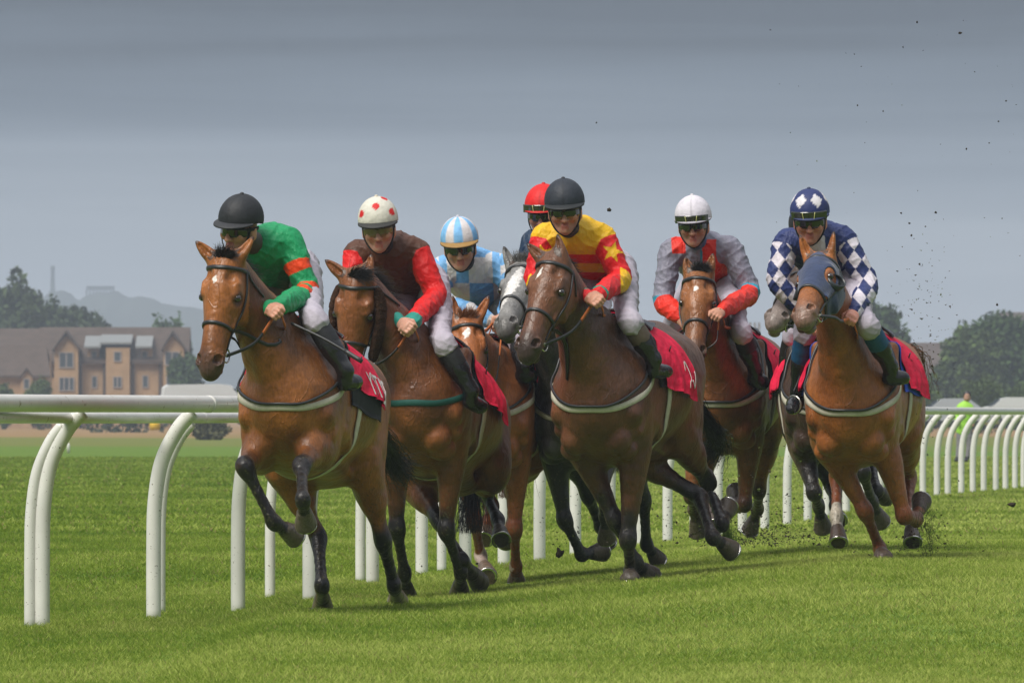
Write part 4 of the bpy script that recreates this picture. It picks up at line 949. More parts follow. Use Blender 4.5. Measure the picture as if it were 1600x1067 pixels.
HORSES[1] = dict(sp=dict(w=(464, 505, 63.0), th=9, s=1.05, pitch=6, poll=(348, 402, -1), muz=(322, 577, -1), yaw=20, neck=.86,
  earR=(306, 377), earL=(396, 370), coat=BAY, marks=[(.13, -.012, .022, .013)],
  foreR=dict(el=(.06, -.02), knee=(382, 728, -1), fet=(427, 815, 1), toe=(462, 838, 1)),
  foreL=dict(el=(.08, .0), knee=(471, 727, -1), fet=(473, 780, -1), toe=(478, 819, 1)),
  hindR=dict(st=(.1, -.05), hock=(497, 838, 1), fet=(503, 915, -1), toe=(504, 950, 64.4), plant=1),
  hindL=dict(st=(.0, -.02), hock=(598, 842, 1), fet=(616, 915, 1), toe=(622, 941, 66.2)),
  tail=[(600, 690, 65.2), (618, 725, 65.4), (640, 740, 65.5)],
  hands=[(425, 488, 62.7), (436, 482, 62.7)], footL=(553, 592, 63.3), text=("Y'STOBE", .42, 1.0, .99, .88), redf=100, underf=114),
  label='bright bay racehorse leading beside the near white rail, small star, red and black cloth')

HORSES[2] = dict(sp=dict(w=(668, 520, 68.0), th=9, s=1.05, pitch=11, poll=(553, 433, -1), muz=(537, 606, -1), yaw=16, cheek=1, bz=.0,
  earR=(508, 406), earL=(580, 398), coat=coat(base=(.19, .064, .018), dark=(.045, .017, .009), leg=(.012, .010, .009)), girthmat='green', martingale=0, fl=1.0, fll=.13, manel=.14,
  foreR=dict(knee=(620, 825, 1), fet=(632, 895, 1), toe=(636, 934, 68.3)),
  foreL=dict(knee=(697, 828, -1), fet=(720, 895, 1), toe=(718, 927, 68.6), plant=1),
  hindR=dict(st=(.12, -.08), hock=(685, 812, -1), fet=(722, 875, -1), toe=(749, 910, 68.9)),
  hindL=dict(stifle=(768, 735, -1), hock=(749, 752, 1), fet=(778, 812, -1), toe=(783, 842, -1)),
  hands=[(632, 508, 67.7), (645, 504, 67.7)], footL=(748, 632, 68.35), redf=104, underf=98),
  label='dark bay racehorse in brown sheepskin cheek pieces, second from the left')
HORSES[3] = dict(sp=dict(w=(766, 535, 71.0), th=4, s=1.03, pitch=4, poll=(728, 497, -1), muz=(742, 634, -1), yaw=-2,
  earR=(707, 462), earL=(764, 462), coat=coat(base=(.27, .088, .024), dark=(.20, .07, .025), leg=(.20, .06, .022), leg0=.8, muz=(.20, .09, .05), mane='chestnut', hoof=(.16, .11, .08)), marks=[(.12, -.005, .042, .022)], fl=.2,
  socks={'foreR': (1.8, 2.5, (.5, .38, .33))}, bz=.02,
  foreR=dict(knee=(741, 812, -1), fet=(751, 868, 1), toe=(762, 900, 70.9)),
  foreL=dict(knee=(804, 826, -1), fet=(806, 885, 1), toe=(807, 907, 71.3), plant=1),
  hindR=dict(hock=(768, 790, 1), fet=(762, 815, -1), toe=(757, 842, -1)),
  hindL=dict(hock=(800, 760, 1), fet=(800, 820, 1), toe=(790, 846, 1)),
  hands=[(770, 506, 70.7), (785, 500, 70.7)], footL=(822, 582, 71.3), redf=104, under=('yel',)),
  label='chestnut racehorse with a white diamond star, third from the left behind the dark bay')
HORSES[4] = dict(sp=dict(hR=0, w=(905, 528, 71.2), th=7, s=1.02, poll=(813, 411, -1), muz=(786, 508, -1), yaw=18, neck=.98,
  earR=(787, 385), earL=(838, 380), coat=coat(base=(.035, .032, .034), dark=(.02, .02, .02), leg=(.02, .02, .02), headc=(.21, .205, .20), muz=(.10, .095, .09), mane='grey', dapple=(.07, .066, .066)), marks=[(.25, 0, .25, .035, (.62, .6, .58))],
  foreR=dict(knee=(882, 812, -1), fet=(908, 866, 1), toe=(942, 861, 1)),
  foreL=dict(knee=(940, 770, -1), fet=(945, 805, 1), toe=(948, 842, 1)),
  hindR=dict(hock=(918, 772, 1), fet=(938, 822, 1), toe=(950, 846, 1)),
  hindL=dict(hock=(1006, 780, 1), fet=(1010, 850, 1), toe=(1028, 875, 1)),
  hands=[(880, 480, 70.9), (895, 478, 70.9)], redf=104),
  label='grey racehorse with white face and near black body, mostly hidden by others')
HORSES[5] = dict(sp=dict(w=(948, 500, 67.8), th=13, s=1.08, poll=(862, 399, -1), muz=(818, 548, -1), yaw=24,
  earR=(824, 381), earL=(871, 366), coat=coat(base=(.135, .052, .022), dark=(.05, .022, .014), leg=(.022, .018, .018), leg0=.75), marks=[(.13, -.025, .038, .013)], forelock=0,
  foreR=dict(knee=(961, 812, 1), fet=(993, 878, 1), toe=(1018, 901, 1)),
  foreL=dict(knee=(981, 843, -1), fet=(985, 893, 1), toe=(985, 919, 67.9), plant=1),
  hindR=dict(st=(.05, -.05), hock=(1092, 775, 1), fet=(1113, 838, -1), toe=(1143, 860, 1)),
  hindL=dict(st=(.05, .0), hock=(1106, 752, 1), fet=(1128, 818, -1), toe=(1138, 792, 1)),
  tail=[(1108, 665, 69.6), (1120, 690, 69.8), (1106, 712, 69.9)],
  hands=[(922, 468, 67.4), (934, 462, 67.4)], footL=(1030, 575, 68.2), swirl=1, redf=108),
  label='dark brown racehorse with white forehead fleck, carrying the jockey in yellow and red')
HORSES[6] = dict(sp=dict(hR=0, w=(1132, 510, 74.0), th=6, s=1.03, poll=(1092, 424, -1), muz=(1084, 557, -1), yaw=3,
  earR=(1071, 402), earL=(1114, 396), coat=coat(base=(.22, .078, .021), dark=(.09, .035, .016), leg=(.04, .02, .014), leg0=.95), marks=[(.14, -.01, .022, .016)],
  foreR=dict(knee=(1080, 775, -1), fet=(1084, 795, 1), toe=(1091, 832, 1)),
  foreL=dict(knee=(1163, 788, -1), fet=(1154, 790, 1), toe=(1149, 768, 1)),
  hindR=dict(hock=(1100, 780, 1), fet=(1112, 800, -1), toe=(1118, 822, -1)),
  hindL=dict(hock=(1186, 765, 1), fet=(1184, 795, 1), toe=(1172, 828, 1)),
  hands=[(1108, 486, 73.7), (1124, 482, 73.7)], footL=(1188, 592, 74.3), bz=.0, redf=104),
  label='bay racehorse with pricked ears and a white fleck, behind under the grey and red silks')
HORSES[7] = dict(sp=dict(hR=0, w=(1335, 512, 69.0), th=7, s=1.05, poll=(1277, 398, -1), muz=(1250, 490, -1), yaw=27, neck=.84, hood=1,
  earR=(1250, 367), earL=(1303, 362), coat=coat(base=(.275, .092, .020), dark=(.20, .065, .02), leg=(.20, .06, .02), leg0=.9, muz=(.17, .13, .11), mane='chestnut', hoof=(.07, .045, .035)), forelock=0,
  socks={'hindR': (1.75, 2.5, (.5, .44, .36)), 'foreL': (9, 9, (.2, .2, .2)), 'hindL': (1.9, 2.5, (.5, .44, .36))},
  foreR=dict(knee=(1351, 797, -1), fet=(1375, 858, 1), toe=(1380, 889, 69.0), plant=1),
  foreL=dict(knee=(1413, 806, -1), fet=(1432, 812, 1), toe=(1440, 782, 1)),
  hindR=dict(hock=(1308, 745, 1), fet=(1307, 806, -1), toe=(1310, 846, -1)),
  hindL=dict(hock=(1420, 745, 1), fet=(1421, 808, -1), toe=(1426, 846, -1)),
  tail=[(1425, 555, 70.8), (1428, 580, 71.0), (1424, 610, 71.1)],
  hands=[(1318, 502, 68.7), (1331, 497, 68.7)], footL=(1400, 592, 69.35), footR=(1240, 632, 69.3), redf=104, under='blue'),
  label='chestnut racehorse in a blue blinkered hood, nearest on the right')
HORSES[8] = dict(sp=dict(hR=0, w=(1292, 520, 72.9), th=4, s=1.03, poll=(1258, 425, -1), muz=(1210, 494, -1), yaw=10, neck=.9,
  earR=(1262, 395), earL=(1275, 392), coat=coat(base=(.05, .028, .018), dark=(.025, .018, .014), leg=(.018, .015, .014), leg0=.6, muz=(.30, .24, .21)), forelock=0,
  foreR=dict(knee=(1272, 770, -1), fet=(1279, 790, 1), toe=(1286, 825, 1)),
  foreL=dict(knee=(1348, 737, -1), fet=(1363, 785, 1), toe=(1377, 815, 1)),
  hindR=dict(hock=(1300, 760, 1), fet=(1305, 790, -1), toe=(1310, 812, -1)),
  hindL=dict(hock=(1360, 728, 1), fet=(1370, 766, -1), toe=(1384, 776, 1)),
  hands=[(1278, 500, 72.6), (1290, 500, 72.6)], footR=(1222, 602, 73.3), redf=104),
  label='dark racehorse with a pale muzzle poking out beside the blue hood')
GREENG = mat('girth_green', (.012, .075, .06), .7, .3)
YELG = mat('pad_black_yellow', (.02, .024, .022), .7)
BLUEP = mat('pad_blue', (.01, .06, .42), .7)
for k, v in HORSES.items():
    if v['sp'].get('girthmat') == 'green': v['sp']['girthmat'] = GREENG
    if v['sp'].get('under') == ('yel',): v['sp']['under'] = YELG
    if v['sp'].get('under') == 'blue': v['sp']['under'] = BLUEP
BLK = (.018, .02, .024)
JOCK = {
 1: dict(D=63.0, head=(375, 360), yaw=34, down=22, tilt=-8, sh=((382, 392), (452, 372)), el=((372, 465), (480, 458)), ha=((424, 484), (433, 480)), pel=(450, 424),
   kn=((400, 520), (492, 500)), an=((395, 590), (540, 580)), to=((380, 605), (556, 596)), silk=silk_green, helm=helm_plain(BLK), peak=(.03, .032, .036), sock=(.016, .016, .02), sockn='black', neckc=(.06, .05, .04),
   frame=(.02, .02, .02)),
 2: dict(D=68.0, head=(592, 360), yaw=3, down=22, tilt=4, sh=((558, 392), (652, 388)), el=((548, 458), (681, 462)), ha=((630, 506), (641, 508)), pel=(655, 442),
   kn=((612, 540), (694, 536)), an=((600, 620), (736, 610)), to=((590, 640), (752, 636)), silk=silk_brown, helm=helm_dots((.58, .56, .49), (.55, .01, .01)), btn=(.55, .5, .4), peak=(.03, .03, .03), sock=(.014, .014, .016), sockn='black2',
   lensm='amber', frame=(.25, .2, .05), frn='y', neckc=BLK, skin=(.56, .30, .22)),
 3: dict(D=71.0, head=(719, 389), yaw=2, down=26, tilt=4, sh=((690, 416), (778, 412)), el=((684, 470), (806, 455)), ha=((775, 504), (786, 500)), pel=(762, 464),
   kn=((722, 540), (812, 532)), an=((712, 600), (818, 572)), to=((705, 615), (830, 586)), silk=silk_check, helm=helm_stripes((.60, .56, .57), (.18, .42, .72)), btn=(.5, .5, .55), peak=(.30, .17, .05), sock=(.014, .014, .016), sockn='black3', neckc=BLK, skin=(.56, .30, .21)),
 4: dict(hR=0, D=71.2, head=(850, 338), yaw=12, down=18, tilt=0, sh=((832, 376), (915, 376)), el=((830, 440), (930, 440)), ha=((882, 480), (893, 478)), pel=(905, 425),
   kn=((862, 520), (945, 520)), an=((868, 590), (960, 600)), to=((860, 605), (968, 612)), silk=silk_navy, helm=helm_plain((.62, .012, .012)), btn=(.5, .01, .01), peak=(.50, .012, .01), sock=(.014, .014, .016), sockn='black4', spare=1, skin=(.52, .24, .18)),
 5: dict(D=67.8, head=(883, 332), yaw=3, down=20, tilt=3, sh=((850, 366), (942, 366)), el=((838, 440), (970, 436)), ha=((924, 466), (932, 463)), pel=(948, 420),
   kn=((898, 510), (985, 503)), an=((890, 590), (1022, 562)), to=((880, 605), (1042, 580)), silk=silk_yellow, helm=helm_plain((.022, .027, .038)), btn=(.02, .02, .03), peak=(.02, .023, .026), sock=(.10, .075, .055), sockn='brown', neckc=(.02, .03, .06), skin=(.50, .25, .17), frame=(.30, .22, .02), frn='o'),
 6: dict(hR=0, D=74.0, head=(1084, 354), yaw=6, down=18, tilt=3, sh=((1048, 388), (1142, 384)), el=((1036, 470), (1172, 458)), ha=((1066, 500), (1124, 488)), pel=(1112, 434),
   kn=((1052, 506), (1158, 518)), an=((1060, 590), (1180, 578)), to=((1052, 605), (1192, 598)), silk=silk_grey, helm=helm_plain((.60, .57, .63)), btn=(.6, .57, .6), peak=(.35, .33, .38), sock=(.012, .013, .014), sockn='black6', spare=1, skin=(.50, .25, .17), bt=.5, neckc=(.04, .10, .2)),
 7: dict(hR=0, D=69.0, head=(1266, 347), yaw=4, down=26, tilt=2, sh=((1228, 374), (1318, 368)), el=((1215, 440), (1356, 446)), ha=((1268, 500, .1), (1333, 492)), pel=(1302, 424),
   kn=((1258, 515), (1356, 508)), an=((1246, 612), (1392, 574)), to=((1238, 638), (1412, 590)), silk=silk_diamond, helm=helm_diamonds((.02, .032, .12), (.62, .6, .64)), btn=(.02, .03, .08), peak=(.02, .03, .10), sock=(.01, .075, .17), sockn='blue', spare=1, skin=(.58, .25, .18), neckc=(.55, .52, .56), bt=.5),
 8: dict(hR=0, D=72.9, head=(1262, 366), yaw=4, down=26, tilt=2, sh=((1236, 388), (1308, 380)), el=((1250, 450), (1322, 446)), ha=((1278, 496), (1290, 496)), pel=(1300, 430),
   kn=((1240, 520), (1318, 515)), an=((1226, 588), (1335, 585)), to=((1220, 605), (1345, 600)), silk=silk_navy, helm=helm_plain(BLK), btn=BLK, sock=(.014, .014, .016), sockn='black8', skin=(.5, .26, .18)),
}
AMB = mat('lens_amber', (.20, .14, .07), .12, .7)
JL = {1: 'jockey in emerald green silks with orange sleeve bands, looking down on the leading horse', 2: 'jockey in brown and red silks and a white cap with red spots', 3: 'jockey in pale blue and white silks with a striped cap', 4: 'jockey in navy silks and a red cap, half hidden behind the yellow silks',
 5: 'jockey in yellow and red striped silks with a dark cap, holding orange reins', 6: 'jockey in grey and red silks with a plain white cap', 7: 'jockey in navy and white diamond silks and matching cap', 8: 'hidden jockey in black boots riding behind the diamond silks'}
# ------------------------------------------------------------------ the place: ground, rails, far buildings, trees
def scene_ground():
    Y = np.concatenate([np.arange(15, 40, 5), np.arange(40, 120, .5), np.arange(120, 300, 6), np.geomspace(300, 16000, 50)])
    U_ = np.concatenate([np.linspace(-1, -.16, 14), np.linspace(-.15, .15, 61), np.linspace(.16, 1, 14)]); ny, nx = len(Y), len(U_)
    V = np.zeros((ny, nx, 3)); V[..., 1] = Y[:, None]; V[..., 0] = U_[None]*(np.where(Y < 120, 45, Y*.42))[:, None]; V[..., 2] = ground(V[..., 0], V[..., 1])
    Q = np.array([(i*nx+j, i*nx+j+1, (i+1)*nx+j+1, (i+1)*nx+j) for i in range(ny-1) for j in range(nx-1)], np.int32)
    m_ = bpy.data.materials.new('turf'); m_.use_nodes = True; t = m_.node_tree; b = t.nodes['Principled BSDF']; b.inputs['Roughness'].default_value = .9; b.inputs['Specular IOR Level'].default_value = .1
    tcn = N(t, 'ShaderNodeTexCoord'); sp_ = N(t, 'ShaderNodeSeparateXYZ'); t.links.new(tcn.outputs['Object'], sp_.inputs[0])
    def noise(scale, st=(1, 1, 1), det=5):
        mpn = N(t, 'ShaderNodeMapping', inp={'Scale': st}); t.links.new(tcn.outputs['Object'], mpn.inputs[0]); n_ = N(t, 'ShaderNodeTexNoise', inp={'Scale': scale, 'Detail': float(det), 'Roughness': .65}); t.links.new(mpn.outputs[0], n_.inputs[0]); return n_
    def mix(a, b_, f):
        x = N(t, 'ShaderNodeMix', data_type='RGBA'); 
        for k, v in ((6, a), (7, b_)):
            if isinstance(v, tuple): x.inputs[k].default_value = (*v, 1)
            else: t.links.new(v, x.inputs[k])
        t.links.new(f, x.inputs[0]); return x.outputs[2]
    def rng_(src, a, b_): r = N(t, 'ShaderNodeMapRange', inp={1: a, 2: b_}); t.links.new(src, r.inputs[0]); return r.outputs[0]
    n1 = noise(9, (1, .35, 1)); n2 = noise(1.1, (1, .25, 1)); n3 = noise(.02, (1, .4, 1), 4); nf = noise(60, (1, .5, 1), 3)
    c = mix((.085, .150, .018), (.125, .20, .028), rng_(n1.outputs[0], .35, .65)); c = mix(c, (.15, .22, .035), rng_(n2.outputs[0], .55, .72)); c = mix(c, (.06, .12, .014), rng_(nf.outputs[0], .56, .7))
    ny_ = N(t, 'ShaderNodeMath', operation='MULTIPLY_ADD', inp={1: 420.0}); t.links.new(n3.outputs[0], ny_.inputs[0]); t.links.new(sp_.outputs[1], ny_.inputs[2])
    far = mix((.115, .135, .030), (.25, .17, .075), rng_(n1.outputs[0], .3, .7)); 
    c = mix(c, (.14, .16, .035), rng_(ny_.outputs[0], 590, 640)); c = mix(c, (.26, .165, .075), rng_(ny_.outputs[0], 760, 850))
    t.links.new(c, b.inputs['Base Color'])
    bn = N(t, 'ShaderNodeBump', inp={'Strength': .8, 'Distance': .04}); t.links.new(n1.outputs[0], bn.inputs['Height']); t.links.new(bn.outputs[0], b.inputs['Normal'])
    o = mesh('ground', V.reshape(-1, 3), Q, m_, base=A(0, 0, 0)); tag(o, kind='structure'); return o
def grass():
    rng = np.random.default_rng(5); m_ = bpy.data.materials.new('grass_blade'); m_.use_nodes = True; t = m_.node_tree; b = t.nodes['Principled BSDF']; b.inputs['Roughness'].default_value = .75; b.inputs['Specular IOR Level'].default_value = .15
    vc = N(t, 'ShaderNodeVertexColor'); vc.layer_name = 'Col'; t.links.new(vc.outputs[0], b.inputs['Base Color'])
    tr = N(t, 'ShaderNodeBsdfTranslucent'); t.links.new(vc.outputs[0], tr.inputs[0]); mx_ = N(t, 'ShaderNodeMixShader', inp={0: .45}); t.links.new(b.outputs[0], mx_.inputs[1]); t.links.new(tr.outputs[0], mx_.inputs[2])
    t.links.new(mx_.outputs[0], t.nodes['Material Output'].inputs[0])
    Vs, Cs = [], []
    for y0, y1, dens, wd, hh in ((43, 56, 2500, .0034, .024), (56, 76, 2300, .0038, .026), (76, 105, 800, .0075, .029), (105, 170, 160, .018, .038), (170, 300, 40, .035, .04)):
        if QUICK: dens *= .2
        ym = (y0+y1)/2; hw_ = .047*y1+2.0; n = int(dens*(y1-y0)*2*hw_)
        Y = rng.uniform(y0, y1, n); X = rng.uniform(-hw_, hw_, n); k = np.abs(X) < .047*Y+2.0; X, Y = X[k], Y[k]; n = len(X)
        p1 = np.sin(X*3.1+np.sin(Y*1.3)*2)*np.sin(Y*2.3+np.cos(X*2.1)*2); p2 = np.sin(X*11+Y*3+np.sin(Y*7))*np.sin(Y*9-X*4); p3 = np.sin(X*.7+1.3*np.sin(Y*.31))*np.sin(Y*.55+1)
        h_ = hh*rng.uniform(.5, 1.35, n)*(1+.22*p1+.18*p2); a = rng.uniform(0, 2*math.pi, n); w_ = wd*rng.uniform(.6, 1.3, n)
        ln = h_*rng.uniform(.3, 1.7, n); la = rng.uniform(0, 2*math.pi, n); z = ground(X, Y)-.004
        P = np.stack([X, Y, z], 1); s_ = np.stack([np.cos(a), np.sin(a)*.5, 0*a], 1)*w_[:, None]; tip = P+np.stack([np.cos(la)*ln, np.sin(la)*ln, h_], 1)
        V = np.stack([P-s_, P+s_, tip], 1); Vs.append(V.reshape(-1, 3))
        g = np.array([.23, .32, .034]); lt = np.array([.50, .56, .14]); dk = np.array([.11, .20, .02]); st = np.array([.30, .25, .10])
        f = np.clip(.50+.15*p1+.20*p3+.12*p2+rng.normal(0, .25 if y0 < 76 else .13, n)+.14*np.clip((X+1.5)/3, -1, 1), 0, 1)[:, None]; c = dk+(g-dk)*np.minimum(1, 2*f)+(lt-g)*np.maximum(0, 2*f-1)
        for (hx, hy) in [(-1.08, 64.4), (-.68, 66.6), (-.62, 68.5), (-.32, 69), (.03, 71.3), (.7, 68.2), (2.25, 69.4), (.5, 69.5), (1.4, 73), (1.65, 73.5), (-.2, 66.2), (1.1, 66.8), (1.9, 70.5), (.2, 70)]:
            rr = np.hypot(X-hx, (Y-hy)*.35)/.13+.35*p2; kk = rr < 1; c = np.where((kk & (rng.random(n) < .7))[:, None], np.array([.07, .05, .025]), c); tip[kk, 2] = P[kk, 2]+(tip[kk, 2]-P[kk, 2])*.4; V[kk, 2] = tip[kk]
        dry = (rng.random(n) < .035+.03*(p1 > .5))[:, None]; c = np.where(dry, st, c)
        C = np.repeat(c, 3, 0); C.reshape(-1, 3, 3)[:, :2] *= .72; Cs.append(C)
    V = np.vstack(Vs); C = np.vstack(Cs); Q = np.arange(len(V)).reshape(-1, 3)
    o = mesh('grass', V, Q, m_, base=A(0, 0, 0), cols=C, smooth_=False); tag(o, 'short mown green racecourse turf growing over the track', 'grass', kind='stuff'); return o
PLASTIC = mat('rail_plastic', (.66, .65, .62), .32, .5, var=.07, vscale=3, bump=.0006, bscale=30, spotty=(22, .66, (.32, .29, .22)))
def post_list(xs, knots):
    kx, ky = zip(*knots); return [onground(x, float(np.interp(x, kx, ky))) for x in xs]
def rail(name, P, zt, rr, pr, ov, label, joints=2):
    P = np.array(P); root = empty(name, P[len(P)//2]*A(1, 1, 0)+A(0, 0, P[len(P)//2][2]), label, 'rail')
    T = np.gradient(P, axis=0); T[:, 2] = 0; T /= np.linalg.norm(T, axis=1)[:, None]; S_ = np.stack([T[:, 1], -T[:, 0], 0*T[:, 0]], 1); S_[S_[:, 0] < 0] *= -1
    top = P+S_*ov; top[:, 2] = np.maximum(P[:, 2], 0)*.7+zt
    R = catmull(top, 6); V_, F_ = tube(R, rr, 18); mb = MB().add(V_, F_)
    for i in range(0, len(top), joints):
        c = top[i]+T[i]*.25; V_, F_ = tube([c-T[i]*.03, c-T[i]*.028, c+T[i]*.028, c+T[i]*.03], [rr, rr*1.025, rr*1.025, rr], 18); mb.add(V_, F_)
    mb.part('top_rail', PLASTIC, root)
    for i in range(len(P)):
        b_ = P[i]-A(0, 0, .05); h = top[i][2]-rr*.6-P[i][2]; sd = S_[i]
        pts = catmull([b_, P[i]+A(0, 0, h*.35), P[i]+sd*ov*.03+A(0, 0, h*.56), P[i]+sd*ov*.18+A(0, 0, h*.75), P[i]+sd*ov*.52+A(0, 0, h*.90), P[i]+sd*ov*.86+A(0, 0, h*.985)], 5)
        V_, F_ = tube(pts, pr, 14); MB().add(V_, F_).part('post', POSTM, root)
    return root
POSTM = mat('post_plastic', (.66, .65, .62), .35, .5, var=.08, vscale=4, spotty=(75, .665, (.10, .08, .05)))
SHRUB = mat('foliage', vcol=True, rough=.8, spec=.2, var=.2, vscale=1)
BARK = mat('bark', (.06, .045, .03), .9, .2, var=.3, bump=.03, bscale=8)
def foliage(rng, blobs, n, size, col, lift=.0):
    """many leaf-sized faces through the volume of a few overlapping lobes"""
    Vs, Cs = [], []; col = np.array(col)
    wts = np.array([b[3]*b[4] for b in blobs]); wts = wts/wts.sum()
    for (x, y, z, rx, rz), w_ in zip(blobs, wts):
        k = int(n*w_); d_ = rng.normal(0, 1, (k, 3)); d_ /= np.linalg.norm(d_, axis=1)[:, None]; r = rng.uniform(.45, 1.08, k)**.6
        r *= 1+.18*np.sin(d_[:, 0]*7+x)*np.sin(d_[:, 2]*6+y)+.1*np.sin(d_[:, 1]*13+d_[:, 2]*11)
        c = A(x, y, z)+d_*r[:, None]*A(rx, rx, rz); s_ = size*rng.uniform(.5, 1.4, k); u = rng.normal(0, 1, (k, 3)); u /= np.linalg.norm(u, axis=1)[:, None]; v = np.cross(u, rng.normal(0, 1, (k, 3))); v /= np.linalg.norm(v, axis=1)[:, None]
        V = np.stack([c-u*s_[:, None], c-v*s_[:, None]*.6, c+u*s_[:, None], c+v*s_[:, None]*.6], 1); Vs.append(V.reshape(-1, 3))
        f = rng.uniform(.55, 1.45, k)*rng.uniform(.85, 1.15); Cs.append(np.repeat(col[None]*f[:, None], 4, 0))
    V = np.vstack(Vs); return V, np.arange(len(V)).reshape(-1, 4), np.clip(np.vstack(Cs), 0, 1)
def tree(name, x, D, ytop, wpx, label, col, group, n=5000, seed=0, low=.15, trunk=True, gz=0.0, cat='tree'):
    rng = np.random.default_rng(seed); base = A((x-800)/FP*D, D, gz); H = CAMZ+(HOR-ytop)/FP*D-gz; W_ = wpx/FP*D/2
    root = empty(name, base, label, cat, group); bl = []
    for i in range(11):
        a = rng.uniform(0, 2*math.pi); r = W_*rng.uniform(.0, .62); z = H*rng.uniform(low+.2, .82); rz = H*.5*(1-low)*rng.uniform(.34, .55); rx = W_*rng.uniform(.38, .58)
        bl.append((base[0]+r*math.cos(a), base[1]+r*math.sin(a), gz+min(z, H-rz), rx, rz))
    bl.append((base[0], base[1], gz+H*(.5+low*.4), W_*.72, H*(.48-low*.35)))
    V, Q, C = foliage(rng, bl, int(n*2.2), max(.09, H*.026), col); part('crown' if trunk else 'leaves', V, Q, SHRUB, root, cols=C, smooth_=False)
    if trunk:
        mb = MB(); V_, F_ = tube([base+A(0, 0, -.2), base+A(0, 0, H*.2), base+A(H*.02, 0, H*.55)], [H*.035, H*.026, H*.012], 10); mb.add(V_, F_)
        for k in range(6):
            b_ = bl[k]; V_, F_ = tube([base+A(0, 0, H*(.18+.05*k)), (base+A(0, 0, H*.3)+A(*b_[:3]))/2, A(*b_[:3])], [H*.014, H*.009, H*.004], 6); mb.add(V_, F_)
        mb.part('trunk', BARK, root)
    return root
STONE = mat('stone_wall', (.37, .245, .14), .9, .2, var=.12, vscale=1.5, bump=.02, bscale=6)
ROOF = mat('roof_tile', (.085, .062, .05), .85, .2, var=.2, vscale=1.2)
GLASS = mat('window_glass', (.05, .065, .08), .15, .6)
FRAME = mat('window_frame', (.30, .26, .24), .6)
LEAD = mat('dormer_roof', (.21, .22, .22), .5)
def bpx(D): return lambda x, y: (float((x-800)/FP*D), float(CAMZ-(y-HOR)/FP*D))
def prismY(mb, prof, y0, y1, m=0):
    """extrude an (x,z) outline between depths y0 and y1"""
    n = len(prof); V = [(x, y0, z) for x, z in prof]+[(x, y1, z) for x, z in prof]
    mb.add(V, [tuple(range(n)), tuple(range(2*n-1, n-1, -1))]+[(i, i+n, (i+1) % n+n, (i+1) % n) for i in range(n)], m)
def window(parent, q, D, x0, x1, y0, y1, mull=1):
    a, b = q(x0, y1), q(x1, y0); fr = MB(); t = .09; X0, Z0, X1, Z1 = a[0], a[1], b[0], b[1]; Y = D-.04
    fr.box(X0, X1, Y-.06, Y+.3, Z0, Z0+t); fr.box(X0, X1, Y-.06, Y+.3, Z1-t, Z1); fr.box(X0, X0+t, Y-.058, Y+.3, Z0+t, Z1-t); fr.box(X1-t, X1, Y-.058, Y+.3, Z0+t, Z1-t)
    for k in range(1, mull+1): xm = X0+(X1-X0)*k/(mull+1); fr.box(xm-.05, xm+.05, Y-.055, Y+.3, Z0+t, Z1-t)
    f = fr.part('window', FRAME, parent, smooth_=False); MB().box(X0+t, X1-t, Y-.02, Y+.1, Z0+t, Z1-t).part('pane', GLASS, f, smooth_=False)
